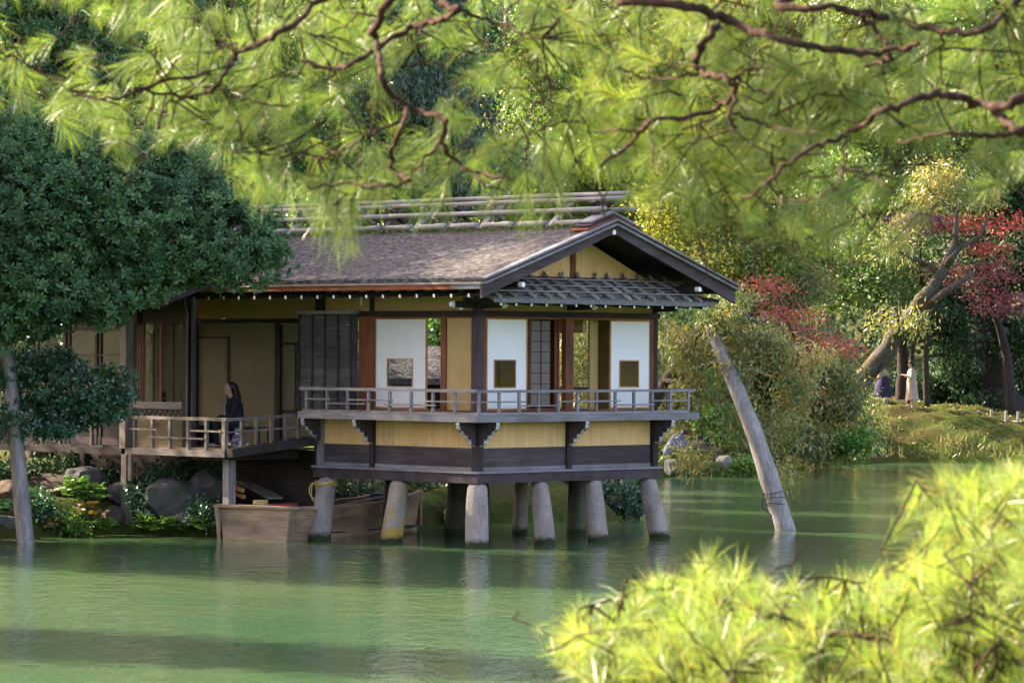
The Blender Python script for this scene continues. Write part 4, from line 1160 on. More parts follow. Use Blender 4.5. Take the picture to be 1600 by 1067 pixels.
# stakes of the low fence on the far mound
def fence(name, label, posts, rails):
    p0 = W(*posts[0][:3]); f = thing(name, label, 'fence', (p0.x, p0.y, gz(p0.x, p0.y)))
    off = Vector(f.location)
    for (px, py, Y, h) in posts:
        p = W(px, py, Y); m = MB(); m.tube([p - off + Vector((0, 0, -0.6)), p - off + Vector((random.gauss(0, .01), 0, h))], [0.05, 0.045], 8)
        m.build('stake', M['pale_wood_z'], f)
    for (a, c) in rails:
        m = MB(); m.tube([W(*a) - off, W(*c) - off], 0.03, 7); m.build('rail', M['pale_wood_x'], f)
fence('stake_fence', 'low fence of pale wooden stakes and a pole rail before the dark trunk', [(1509, 652, 121, 0.2), (1529, 655, 120.5, 0.32), (1549, 657, 120, 0.40), (1572, 660, 119.5, 0.42), (1591, 664, 119, 0.48), (1564, 655, 122, .2), (1578, 657, 122, .2)],
      [((1536, 655, 120.3), (1610, 660, 118.8))])
fence('stake_row', 'short row of cut wooden stakes below the two standing visitors', [(1369, 629, 120.4, 0.14), (1382, 632, 120.2, 0.2), (1386, 631, 120.3, 0.2), (1409, 637, 120.2, 0.2), (1426, 640, 119.6, 0.16), (1488, 650, 121, 0.1)], [])

# ------------------------------------------------------------------ people
plain('skin', (0.36, 0.205, 0.14), 0.6, 0.06); plain('black_hair', (0.012, 0.010, 0.010), 0.45, 0.2, 40); plain('black_cloth', (0.013, 0.014, 0.018), 0.9, 0.2)
plain('navy_cloth', (0.02, 0.025, 0.07), 0.9, 0.2); plain('beige_cloth', (0.31, 0.25, 0.20), 0.9, 0.1); plain('tan_cloth', (0.26, 0.21, 0.145), 0.9, 0.15)
plain('purple_cloth', (0.026, 0.020, 0.055), 0.9, 0.2); plain('grey_cloth', (0.22, 0.21, 0.20), 0.9, 0.15); plain('white_cloth', (0.7, 0.71, 0.74), 0.9, 0.1)
def striped():
    m, t, out = nt('striped_cloth')
    w = N(t, 'ShaderNodeTexWave', Scale=9.0, Distortion=2.5); t.links.new(coords(t), w.inputs['Vector'])
    principled(t, out, ramp(t, w.outputs['Fac'], [(0.35, (0.04, 0.05, 0.09)), (0.6, (0.17, 0.19, 0.26))]), 0.9); MATS['striped_cloth'] = m
striped()
def floral():
    m, t, out = nt('floral_cloth')
    n = noise(t, coords(t), 22, 3); principled(t, out, ramp(t, n, [(0.45, (0.04, 0.03, 0.07)), (0.56, (0.26, 0.22, 0.30))]), 0.9); MATS['floral_cloth'] = m
floral()
def blend(shapes, mat, name, parent, voxel):
    """capsules ('c', p, q, r0, r1) and ellipsoids ('e', c, (rx, ry, rz)) fused into one continuous skin"""
    m = MB()
    for sh in shapes:
        if sh[0] == 'c':
            p, q = Vector(sh[1]), Vector(sh[2])
            m.ellipsoid(p, (sh[3],) * 3, nu=12, nv=8); m.ellipsoid(q, (sh[4],) * 3, nu=12, nv=8)
            m.tube([p, q], [sh[3], sh[4]], 12)
        else: m.ellipsoid(sh[1], sh[2], nu=18, nv=12)
    me = m.mesh('tmp', mat); o = bpy.data.objects.new('tmp', me); C.objects.link(o)
    md = o.modifiers.new('r', 'REMESH'); md.mode = 'VOXEL'; md.voxel_size = voxel; md.use_smooth_shade = True
    ms_ = o.modifiers.new('s', 'SMOOTH'); ms_.factor = 0.5; ms_.iterations = 4
    dg = bpy.context.evaluated_depsgraph_get()
    me2 = bpy.data.meshes.new_from_object(o.evaluated_get(dg)); me2.name = name
    bpy.data.objects.remove(o)
    if not me2.materials: me2.materials.append(mat)
    return link(name, me2, parent)
def hand(p, d, up, r=1.0):
    """palm with four bent fingers and a thumb: p wrist, d pointing direction"""
    p, d, up = Vector(p), Vector(d).normalized(), Vector(up).normalized()
    x = d.cross(up).normalized(); up = x.cross(d).normalized()
    out = [('c', p, p + d * 0.07, 0.026, 0.030)]
    for i, (off, ln) in enumerate(((-0.027, 0.070), (-0.009, 0.082), (0.009, 0.078), (0.027, 0.060))):
        k = p + d * 0.085 + x * off; j = k + d * ln * 0.5 - up * 0.012; e = j + d * ln * 0.38 - up * 0.032
        out += [('c', k, j, 0.010, 0.009), ('c', j, e, 0.009, 0.008)]
    t0 = p + d * 0.03 - x * 0.028; t1 = t0 + d * 0.035 - x * 0.03; t2 = t1 + d * 0.03 - up * 0.01
    return out + [('c', t0, t1, 0.012, 0.010), ('c', t1, t2, 0.010, 0.009)]
def head_shapes(c, f, tilt=0.0):
    """head at centre c facing f (unit, horizontal)"""
    c = Vector(c); f = Vector(f).normalized(); s = Vector((-f.y, f.x, 0)); z = Vector((0, 0, 1))
    f2 = (f * math.cos(tilt) - z * math.sin(tilt)); z2 = (z * math.cos(tilt) + f * math.sin(tilt))
    return [('e', c + z2 * 0.02, (0.083, 0.083, 0.105)), ('e', c + f2 * 0.035 - z2 * 0.055, (0.055, 0.055, 0.06)), ('c', c + f2 * 0.082 + z2 * 0.0, c + f2 * 0.105 - z2 * 0.03, 0.009, 0.015),
            ('c', c + f2 * 0.079 - z2 * 0.058, c + f2 * 0.081 - z2 * 0.06 + s * 0.002, 0.02, 0.02), ('e', c + s * 0.083 - z2 * 0.01, (0.014, 0.014, 0.03)), ('e', c - s * 0.083 - z2 * 0.01, (0.014, 0.014, 0.03))], f2, z2, s
def eyes(c, f2, z2, s, parent):
    for k in (-1, 1):
        m = MB(); m.ellipsoid(Vector(c) + f2 * 0.080 + s * 0.031 * k + z2 * 0.008, (0.010, 0.010, 0.008), nu=8, nv=6); m.build('eye', M['black_hair'], parent)

# woman on the veranda, seated facing left
def seated_woman():
    pos = L(-0.62, 6.14, VZ); w = thing('person', 'woman in a black coat with long dark hair seated on the veranda', 'person', pos, R(180 + 18))
    hd = (0.10, 0, 1.14); hs, f2, z2, s = head_shapes(hd, (1, 0, 0), 0.28)
    body = hs + [('c', (0.045, 0, 0.96), (0.08, 0, 1.06), 0.052, 0.048), ('c', (0.0, 0, 0.52), (0.03, 0, 0.80), 0.14, 0.13), ('c', (0.03, -0.13, 0.86), (0.03, 0.13, 0.86), 0.075, 0.075), ('c', (0.02, 0, 0.78), (0.04, 0, 0.94), 0.11, 0.06)]
    for k in (-1, 1):
        body += [('c', (0.03, 0.17 * k, 0.86), (0.10, 0.21 * k, 0.62), 0.05, 0.042), ('c', (0.10, 0.21 * k, 0.62), (0.32, 0.12 * k, 0.56), 0.040, 0.03)]
        body += hand((0.33, 0.115 * k, 0.555), (1, -0.2 * k, -0.1), (0, 0, 1))
        body += [('c', (0.02, 0.09 * k, 0.48), (0.40, 0.10 * k, 0.49), 0.085, 0.062), ('c', (0.40, 0.10 * k, 0.48), (0.36, 0.10 * k, 0.10), 0.055, 0.038), ('c', (0.34, 0.10 * k, 0.045), (0.50, 0.11 * k, 0.04), 0.042, 0.034)]
    blend(body, M['skin'], 'body', w, 0.008)
    eyes(hd, f2, z2, s, w)
    coat = [('c', (-0.02, 0, 0.50), (0.0, 0, 0.80), 0.205, 0.19), ('c', (0.01, -0.14, 0.86), (0.01, 0.14, 0.86), 0.10, 0.10), ('c', (0.0, 0, 0.84), (0.02, 0, 0.93), 0.12, 0.085)]
    for k in (-1, 1):
        coat += [('c', (0.02, 0.19 * k, 0.86), (0.09, 0.225 * k, 0.62), 0.072, 0.062), ('c', (0.09, 0.225 * k, 0.62), (0.29, 0.13 * k, 0.56), 0.060, 0.045), ('c', (0.0, 0.1 * k, 0.47), (0.30, 0.11 * k, 0.49), 0.115, 0.09), ('c', (-0.05, 0.1 * k, 0.45), (-0.07, 0.1 * k, 0.18), 0.12, 0.13)]
    blend(coat, M['black_cloth'], 'coat', w, 0.012)
    trousers = []
    for k in (-1, 1): trousers += [('c', (0.1, 0.1 * k, 0.48), (0.41, 0.10 * k, 0.49), 0.098, 0.078), ('c', (0.41, 0.10 * k, 0.48), (0.36, 0.10 * k, 0.09), 0.072, 0.062)]
    blend(trousers, M['black_cloth'], 'trousers', w, 0.012)
    blend([('c', (0.155, 0, 0.55), (0.125, 0, 0.86), 0.07, 0.06)], M['grey_cloth'], 'shirt', w, 0.012)
    hair = [('e', (0.045, 0, 1.195), (0.105, 0.098, 0.098)), ('c', (0.0, 0, 1.18), (-0.07, 0, 0.98), 0.092, 0.085), ('c', (-0.06, 0.0, 1.0), (-0.10, 0.0, 0.72), 0.085, 0.05), ('c', (0.0, 0.07, 1.16), (-0.05, 0.08, 0.86), 0.034, 0.03), ('c', (0.0, -0.07, 1.16), (-0.05, -0.08, 0.86), 0.034, 0.03)]
    blend(hair, M['black_hair'], 'hair', w, 0.01)
seated_woman()
bench = thing('bench', 'long low dark bench on the veranda that the woman sits on', 'bench', L(-0.56, 6.4, VZ), TA)
m = MB(); m.box((-0.2, -1.25, 0.36), (0.2, 0.85, 0.41)); m.build('seat', M['dark_wood_y'], bench)
for (x, y) in ((-0.16, -1.1), (0.12, -1.1), (-0.16, 0.7), (0.12, 0.7)):
    m = MB(); m.box((x, y, 0), (x + 0.05, y + 0.05, 0.358)); m.build('leg', M['dark_wood_z'], bench)
bag = thing('cloth_bag', 'white and purple floral cloth bag on the veranda floor behind the seated woman', 'bag', L(-0.95, 5.62, VZ))
m = MB()
for (z, r) in ((0, 0.10), (0.03, 0.14), (0.12, 0.15), (0.22, 0.12), (0.28, 0.05), (0.33, 0.09), (0.40, 0.06)): m.v += [(r * math.cos(a) * (1 + .08 * math.sin(5 * a)), r * 0.8 * math.sin(a), z) for a in np.linspace(0, 2 * math.pi, 17)[:-1]]
for j in range(6):
    for i in range(16): m.f.append((j*16 + i, j*16 + (i+1) % 16, (j+1)*16 + (i+1) % 16, (j+1)*16 + i)); m.m.append(0)
m.f.append(tuple(range(15, -1, -1))); m.m.append(0); m.f.append(tuple(96 + i for i in range(16))); m.m.append(0)
m.build('pouch', M['floral_cloth'], bag, True)
m = MB(); m.tube([(0.05 * math.cos(a), 0.045 * math.sin(a), 0.285) for a in np.linspace(0, 2 * math.pi, 14)], 0.012, 5); m.build('tie_cord', M['white_cloth'], bag)

def simple_person(label, pos, rz, coat, lower, pose, coatmat, lowmat, voxel=0.013, hairlong=False, skirt=None, extra=None):
    """standing / sitting / crouching figure built in its own frame, facing +x"""
    w = thing('person', label, 'person', pos, rz)
    P = pose
    hs, f2, z2, s = head_shapes(P['head'], P.get('face', (1, 0, 0)), P.get('tilt', 0.1))
    body = list(hs)
    nk, ch, pe = Vector(P['neck']), Vector(P['chest']), Vector(P['pelvis'])
    body += [('c', nk, Vector(P['head']) - z2 * 0.06, 0.05, 0.048), ('c', pe, ch, 0.13, 0.13), ('c', ch, nk, 0.11, 0.055)]
    cl = [('c', pe, ch, coat + 0.145, coat + 0.145), ('c', ch, nk, coat + 0.125, coat + 0.05)]
    lg = []
    for k, sd in ((-1, 'r'), (1, 'l')):
        sh = ch + Vector(P['side']) * 0.16 * k + Vector((0, 0, 0.08)); el, wr = Vector(P['elbow_' + sd]), Vector(P['wrist_' + sd])
        body += [('c', ch + Vector((0, 0, 0.06)), sh, 0.08, 0.06), ('c', sh, el, 0.050, 0.040), ('c', el, wr, 0.038, 0.028)]
        body += hand(wr, wr - el, (0, 0, 1))
        cl += [('c', ch + Vector((0, 0, 0.06)), sh, coat + 0.09, coat + 0.065), ('c', sh, el, coat + 0.056, coat + 0.048), ('c', el, el.lerp(wr, 0.92), coat + 0.046, coat + 0.036)]
        hp, kn, an = pe + Vector(P['side']) * 0.09 * k, Vector(P['knee_' + sd]), Vector(P['ankle_' + sd])
        toe = an + Vector(P.get('toe', (0.16, 0, -0.04)))
        body += [('c', hp, kn, 0.085, 0.060), ('c', kn, an, 0.056, 0.036), ('c', an + Vector((0, 0, -0.03)), toe, 0.042, 0.034)]
        lg += [('c', hp, kn, lower + 0.090, lower + 0.066), ('c', kn, an.lerp(kn, 0.08), lower + 0.062, lower + 0.045)]
    blend(body, M['skin'], 'body', w, voxel)
    eyes(P['head'], f2, z2, s, w)
    if skirt:
        m = MB(); n = 28
        for j, (z, rx, ry, cx) in enumerate(skirt):
            for i in range(n):
                a = 2 * math.pi * i / n; pl = 1 + 0.06 * math.sin(9 * a) * j / len(skirt)
                m.v.append((cx + rx * pl * math.cos(a), ry * pl * math.sin(a), z))
        for j in range(len(skirt) - 1):
            for i in range(n):
                i2 = (i + 1) % n; m.f.append((j*n + i, (j+1)*n + i, (j+1)*n + i2, j*n + i2)); m.m.append(0)
        m.build('skirt', M[lowmat], w, True)
        if lower > 0: blend(lg, M['black_cloth'], 'stockings', w, voxel)
    else: blend(lg, M[lowmat], 'trousers', w, voxel)
    blend(cl + (extra or []), M[coatmat], 'coat', w, voxel)
    c = Vector(P['head']); hair = [('e', c + z2 * 0.045 - f2 * 0.02, (0.098, 0.098, 0.098)), ('c', c - f2 * 0.045 + z2 * 0.03, c - f2 * 0.055 - z2 * 0.06, 0.08, 0.065)]
    if hairlong: hair += [('c', c - f2 * 0.06, c - f2 * 0.075 - Vector((0, 0, 0.28)), 0.06, 0.035)]
    blend(hair, M['black_hair'], 'hair', w, voxel)
    return w
STAND = dict(head=(0.03, 0, 1.50), neck=(0.0, 0, 1.36), chest=(0, 0, 1.18), pelvis=(0, 0, 0.86), side=(0, 1, 0), elbow_r=(0.03, -0.24, 1.02), elbow_l=(0.03, 0.24, 1.02),
             wrist_r=(0.24, -0.14, 1.10), wrist_l=(0.24, 0.14, 1.10), knee_r=(0.02, -0.1, 0.47), knee_l=(0.0, 0.1, 0.47), ankle_r=(0, -0.1, 0.08), ankle_l=(0, 0.1, 0.08))
p = W(1424, 640, 120.0)
simple_person('woman in a long beige belted coat standing on the mossy mound', (p.x, p.y, gz(p.x, p.y) - 0.01), R(180), 0.012, 0.0, STAND, 'beige_cloth', 'beige_cloth', 0.014, True,
              skirt=[(1.0, 0.16, 0.17, 0), (0.92, 0.165, 0.18, 0), (0.7, 0.19, 0.20, -0.01), (0.4, 0.22, 0.22, -0.02), (0.24, 0.245, 0.24, -0.03)])
p = W(1382, 634, 120.6)
BEND = dict(STAND); BEND.update(head=(-0.30, 0, 1.30), face=(-1, 0, 0), tilt=0.4, neck=(-0.24, 0, 1.20), chest=(-0.12, 0, 1.06), elbow_r=(-0.22, -0.24, 0.86), elbow_l=(-0.2, 0.24, 0.86), wrist_r=(-0.36, -0.15, 0.92), wrist_l=(-0.36, 0.15, 0.92))
simple_person('visitor in a tan jacket and full purple skirt half hidden by the leaning trunk', (p.x, p.y, gz(p.x, p.y) - 0.01), 0.0, 0.03, 0.0, BEND, 'tan_cloth', 'purple_cloth', 0.014,
              skirt=[(0.94, 0.15, 0.16, 0), (0.8, 0.21, 0.20, -0.03), (0.5, 0.28, 0.25, -0.06), (0.14, 0.33, 0.29, -0.08)])
SIT = dict(head=(0.10, 0, 0.80), neck=(0.05, 0, 0.66), chest=(0.02, 0, 0.48), pelvis=(0, 0, 0.14), side=(0, 1, 0), tilt=0.3, elbow_r=(0.14, -0.22, 0.32), elbow_l=(0.14, 0.22, 0.32), wrist_r=(0.34, -0.1, 0.38), wrist_l=(0.34, 0.1, 0.38),
           knee_r=(0.38, -0.14, 0.42), knee_l=(0.38, 0.14, 0.42), ankle_r=(0.46, -0.13, 0.08), ankle_l=(0.46, 0.13, 0.08))
p = W(1046, 708, 100.7)
LEAN = dict(SIT); LEAN.update(head=(0.46, 0, 0.66), neck=(0.34, 0, 0.58), chest=(0.20, 0, 0.46), tilt=0.5, elbow_r=(0.34, -0.2, 0.3), elbow_l=(0.34, 0.2, 0.3), wrist_r=(0.5, -0.1, 0.4), wrist_l=(0.5, 0.1, 0.4))
simple_person('visitor in a grey blue striped top sitting on the far bank beyond the balcony corner', (p.x, p.y, p.z - 0.1), R(-15), 0.06, 0.02, LEAN, 'striped_cloth', 'grey_cloth', 0.015)
p = W(1100, 704, 102.9)
simple_person('visitor in dark navy sitting on the far bank among leaves', (p.x, p.y, p.z - 0.1), R(170), 0.03, 0.01, SIT, 'navy_cloth', 'navy_cloth', 0.016)
p = W(1176, 645, 106.3)
CR = dict(STAND); CR.update(head=(0.22, 0, 1.42), neck=(0.15, 0, 1.30), chest=(0.08, 0, 1.14), tilt=0.5, wrist_l=(0.34, 0.16, 1.22), wrist_r=(0.38, -0.16, 1.02), elbow_l=(0.2, 0.26, 0.98), elbow_r=(0.22, -0.26, 0.92))
simple_person('visitor in navy bending forward on the bank just right of the leaning timber prop', (p.x, p.y, gz(p.x, p.y) - 0.02), R(-35), 0.04, 0.02, CR, 'navy_cloth', 'navy_cloth', 0.016)
p = L(-0.9, 7.35, VZ + 0.42)
BK = dict(SIT); BK.update(head=(0.34, 0, 0.55), neck=(0.26, 0, 0.56), chest=(0.14, 0, 0.46), tilt=0.7)
simple_person('visitor in a bulky black jacket hunched behind the lattice bay window', (p.x, p.y, p.z), R(190), 0.08, 0.02, BK, 'black_cloth', 'black_cloth', 0.016)
stool = thing('low_platform', 'dark low platform inside the bay behind the lattice window', 'platform', L(-0.85, 7.4, VZ), TA)
m = MB(); m.box((-0.4, -0.6, 0.36), (0.4, 0.6, 0.42)); m.build('top_board', M['dark_wood_y'], stool)
for x in (-0.36, 0.30):
    m = MB(); m.box((x, -0.55, 0), (x + 0.06, 0.55, 0.358)); m.build('side_board', M['dark_wood_y'], stool)

# ------------------------------------------------------------------ vegetation
def in_blobs(blobs, n, rg, shell=0.35):
    """points spread through ellipsoids, thicker towards their skins; returns points and outward directions"""
    vol = np.array([b[1][0] * b[1][1] * b[1][2] for b in blobs]) ** 0.75
    idx = rg.choice(len(blobs), n, p=vol / vol.sum())
    d = unit(rg.normal(size=(n, 3)))
    r = shell + (1 - shell) * rg.random(n) ** 0.6
    r = np.where(rg.random(n) < 0.10, r * rg.uniform(1.05, 1.38, n), r)
    lump = 1 + 0.16 * np.sin(d[:, 0] * 5 + idx) * np.sin(d[:, 2] * 6 + 2 * idx) + 0.10 * np.sin(d[:, 1] * 11 + d[:, 0] * 9)
    cs = np.array([b[0] for b in blobs])[idx]; rs = np.array([b[1] for b in blobs])[idx]
    return cs + d * (r * lump)[:, None] * rs, d
def crown_leaves(style, blobs, nclump, per, size, rg, clump_r=0.3):
    if style == 'rosette':
        sub = list(blobs)
        for c, r in blobs:
            for _ in range(6):
                d = unit(rg.normal(size=3)); sub.append((np.array(c) + d * np.array(r) * 0.85, np.array(r) * rg.uniform(0.22, 0.42)))
        blobs = sub
    elif style != 'tier':
        sub = []
        for c, r in blobs:
            for _ in range(8):
                d = unit(rg.normal(size=3)); k = rg.uniform(0.30, 0.58)
                sub.append((np.array(c) + d * np.array(r) * (0.95 - k * 0.75), np.array(r) * k))
        blobs = sub
    P, out = in_blobs(blobs, nclump, rg)
    if style == 'rosette':
        ax = unit(out * np.array([0.9, 0.9, 0.5]) + np.array([0, -0.25, 0.65]) + rg.normal(0, 0.35, (nclump, 3)))
        ax = np.repeat(ax, per, 0); B = np.repeat(P, per, 0)
        n = len(B); ph = np.tile(np.arange(per) * 2.399, nclump) + np.repeat(rg.uniform(0, 6, nclump), per)
        k = np.tile((np.arange(per) + 0.5) / per, nclump)
        el = 1.35 - 1.45 * k + rg.normal(0, 0.12, n)
        X = unit(np.cross(ax, np.array([0.3, 0.9, 0.1]))); Yv = np.cross(ax, X)
        D = ax * np.sin(el)[:, None] + (X * np.cos(ph)[:, None] + Yv * np.sin(ph)[:, None]) * np.cos(el)[:, None]
        Ln = size * rg.uniform(0.75, 1.15, n)
        side = unit(np.cross(D, ax) + 1e-6)
        mid = B + D * (Ln * 0.62)[:, None]; Wd = Ln * 0.36
        V = np.stack([B, mid + side * (Wd / 2)[:, None], B + D * Ln[:, None], mid - side * (Wd / 2)[:, None]], 1).reshape(-1, 3)
        return V, np.arange(4 * n, dtype=np.int32).reshape(-1, 4)
    flat = {'broad': (1, 1, 0.6), 'droop': (0.9, 0.9, 0.9), 'tier': (1.5, 1.5, 0.45), 'spray': (0.9, 0.9, 0.7)}[style]
    B = np.repeat(P, per, 0) + rg.normal(0, clump_r, (nclump * per, 3)) * np.array(flat)
    n = len(B); o2 = np.repeat(out, per, 0)
    if style == 'broad': D = o2 * 0.6 + rg.normal(0, 0.8, (n, 3)) + np.array([0, -0.1, -0.1]); wf = 0.5
    elif style == 'droop': D = o2 * 0.45 + rg.normal(0, 0.5, (n, 3)) + np.array([0, 0, -0.55]); wf = 0.26
    elif style == 'tier': D = rg.normal(0, 1, (n, 3)) * np.array([1, 1, 0.3]) + np.array([0, 0, -0.15]); wf = 0.5
    else: D = o2 * 0.5 + rg.normal(0, 0.35, (n, 3)) + np.array([0, 0, -0.75]); wf = 0.22
    Ln = size * rg.uniform(0.6, 1.25, n)
    return leaf_quads(B, D, Ln, Ln * wf * rg.uniform(0.8, 1.2, n), rngx=rg)
def tree(name, label, cat, trunk, trad, blobs, style, nclump, per, size, lmat, bmat_='bark_mid', seed=0, clump_r=0.3, limbs=True, group=None, extra=None):
    rg = np.random.default_rng(100 + seed)
    base = Vector(trunk[0]); t_ = thing(name, label, cat, base, 0, group)
    m = MB(); pts, rr = [], []
    for i in range(len(trunk) - 1):
        for k in range(5):
            f = k / 5; pts.append(Vector(trunk[i]).lerp(Vector(trunk[i+1]), f) - base + Vector(rg.normal(0, trad[i] * 0.10, 3)) * (i + k > 0)); rr.append((trad[i] + (trad[i+1] - trad[i]) * f) * (1 + rg.normal(0, 0.05)))
    pts.append(Vector(trunk[-1]) - base); rr.append(trad[-1]); pts[0] = pts[0] + Vector((0, 0, -0.3))
    m.tube(pts, rr, 11); m.build('trunk', M[bmat_], t_, True)
    if limbs:
        for (c, r) in blobs:
            c = Vector(c) - base
            j = min(range(len(pts)), key=lambda q: (pts[q] - c).length + max(0, pts[q].z - c.z) * 2)
            a = pts[j]; mid = a.lerp(c, 0.5) + Vector(rg.normal(0, 0.12, 3)) * (c - a).length * 0.5 + Vector((0, 0, 0.08 * (c - a).length))
            q = MB(); r0 = min(rr[j] * 0.6, 0.14)
            n = 9; lp = [(a * (1-f)**2 + mid * 2*f*(1-f) + c * f*f) + Vector(rg.normal(0, 0.03, 3)) for f in np.linspace(0, 1, n)]
            q.tube(lp, [r0 * (1 - 0.75 * f) for f in np.linspace(0, 1, n)], 7)
            for _ in range(4):
                k = rg.integers(3, n); e = lp[k] + Vector(unit(rg.normal(size=3))) * float(np.mean(r)) * 0.75
                q.tube([lp[k], lp[k].lerp(e, .5) + Vector(rg.normal(0, .06, 3)), e], [r0 * 0.4, r0 * 0.25, r0 * 0.1], 5)
            q.build('limb', M[bmat_], t_, True)
    bl = [((Vector(c) - base)[:], r) for c, r in blobs]
    Vx, Fx = crown_leaves(style, [(np.array(c), np.array(r)) for c, r in bl], nclump, per, size, rg, clump_r)
    link('crown', np_mesh('crown', Vx, Fx, M[lmat]), t_)
    for (st2, bl2, nc2, per2, sz2, mat2) in (extra or []):
        bb = [((np.array((Vector(c) - base)[:])), np.array(r)) for c, r in bl2]
        Vx, Fx = crown_leaves(st2, bb, nc2, per2, sz2, rg, clump_r)
        link('crown', np_mesh('crown', Vx, Fx, M[mat2]), t_)
    return t_
def B(px, py, Y, rx, ry, depth):
    """blob seen at a pixel, radii in photo pixels, depth in metres"""
    sc = FPX / Y
    return (W(px, py, Y)[:], (rx / sc, depth, ry / sc))
def stand(px, Y, dz=0.0):
    x = (px - 800) / FPX * Y
    return (x, Y, gz(x, Y) + dz)

# the big evergreen before the wing
tree('evergreen_tree', 'dense dark evergreen with whorled leaves spreading over the shaded wing', 'tree', [(-10.6, 64.2, gz(-10.6, 64.2)), (-10.2, 64.0, 3.2), (-9.2, 63.8, 5.2), (-8.2, 63.6, 6.6)], [0.28, 0.22, 0.15, 0.08],
     [B(55, 320, 63.2, 150, 130, 1.5), B(230, 335, 63.4, 140, 105, 1.5), B(352, 368, 63.2, 92, 85, 1.0), B(80, 455, 62.8, 115, 62, 1.1), B(175, 468, 62.8, 62, 42, 0.7), B(10, 420, 63.0, 90, 110, 1.2), B(300, 285, 64, 110, 70, 1.2), B(120, 235, 64.3, 150, 65, 1.4), B(410, 395, 63.4, 46, 50, 0.6), B(290, 415, 63.0, 90, 34, 0.7), B(215, 430, 62.9, 80, 50, 0.7), B(40, 500, 63, 80, 34, 0.8)],
     'rosette', 9500, 11, 0.145, 'leaf_teal', 'bark_dark', 1)
tree('camellia_bush', 'low dark evergreen bough hanging before the glazed wing above the rocks', 'bush', [(-10.4, 64.6, gz(-10.4, 64.6)), (-9.9, 64.2, 1.7), (-9.2, 64.0, 2.6), (-8.4, 63.9, 2.9)], [0.12, 0.09, 0.06, 0.03],
     [B(120, 605, 64.0, 95, 38, 0.7), B(35, 655, 63.9, 62, 38, 0.6), B(150, 640, 64.1, 55, 26, 0.5), B(20, 580, 64.2, 50, 34, 0.6), B(80, 570, 64.3, 50, 22, 0.5), B(90, 665, 64, 45, 22, 0.4)],
     'rosette', 1700, 10, 0.115, 'leaf_ivy', 'bark_dark', 2)
# tall trees behind the wing (they shade the teahouse)
tree('tall_evergreen', 'tall blue green evergreen filling the upper left behind the roof', 'tree', [stand(70, 82), (-11.2, 82, 8), (-11.0, 82, 15)], [0.45, 0.32, 0.12],
     [B(90, 90, 81, 150, 90, 2.0), B(-60, 60, 81, 140, 130, 2.4), B(210, 140, 82, 110, 80, 2.0), B(60, 190, 80, 150, 70, 1.6), B(60, -60, 82, 220, 130, 3), B(0, -250, 82, 220, 160, 3.2), B(230, -120, 82, 160, 160, 2.6), B(60, -400, 82, 150, 120, 2.6)],
     'rosette', 7500, 9, 0.20, 'leaf_teal', 'bark_dark', 3)
def big_tree(label, x, y, h, r, style, lmat, seed, size=0.22, nc=1500, per=22, name='shade_tree', bm_='bark_dark', low=0.35, group='tall trees on the left bank'):
    z0 = gz(x, y); rg = np.random.default_rng(seed)
    bl = []
    for k in range(9):
        f = k / 8; zz = z0 + h * (low + (1 - low) * f * 0.92); rr = r * (0.75 + 0.5 * math.sin(math.pi * (0.25 + 0.7 * f)))
        a = rg.uniform(0, 6.28); q = r * 0.45 * (1 - 0.6 * f)
        bl.append(((x + q * math.cos(a), y + q * math.sin(a), zz), (rr * 0.8, rr * 0.8, h * 0.10)))
    tree(name, label, 'tree', [(x, y, z0), (x + 0.2, y, z0 + h * 0.4), (x + 0.1, y + 0.1, z0 + h * 0.9)], [0.42, 0.3, 0.08], bl, style, nc, per, size, lmat, bm_, seed, 0.42, True, group)
big_tree('tall dense evergreen on the left bank beyond the wing, outermost', -15.5, 66.5, 17, 3.4, 'broad', 'leaf_deep', 31)
big_tree('tall dense evergreen on the left bank, second from the outermost', -14.0, 73.0, 19, 3.6, 'broad', 'leaf_deep', 32)
big_tree('tall dense evergreen on the left bank, farther back behind the wing', -18.5, 78.0, 21, 4.0, 'broad', 'leaf_deep', 33)
big_tree('lone tall evergreen on the left bank nearest the viewer', -21.0, 50.3, 14, 1.9, 'broad', 'leaf_deep', 34, nc=800)
big_tree('tall evergreen leaning over the left shore nearest the open water', -16.6, 47.2, 14, 1.7, 'broad', 'leaf_deep', 37, nc=900, low=0.15)
big_tree('round evergreen on the left bank just behind the hidden wing', -22.0, 68.0, 18, 3.8, 'broad', 'leaf_deep', 35)
big_tree('broad dark evergreen at the left water edge, just outside the evergreen bough', -13.2, 61.3, 13, 2.5, 'broad', 'leaf_deep', 36, low=0.12)
big_tree('tall dark evergreen deep behind the roof ridge, nearest the cedar', -3.2, 106, 19, 3.4, 'broad', 'leaf_deep', 38, group='tall trees behind the roof')
big_tree('tall dark evergreen deep behind the roof ridge, between cedar and shaded wing', -8.0, 99, 18, 3.4, 'broad', 'leaf_deep', 39, group='tall trees behind the roof')
big_tree('tall dark evergreen deep behind the shaded wing and the evergreen crown', -14.5, 104, 20, 3.8, 'broad', 'leaf_deep', 40, group='tall trees behind the roof')
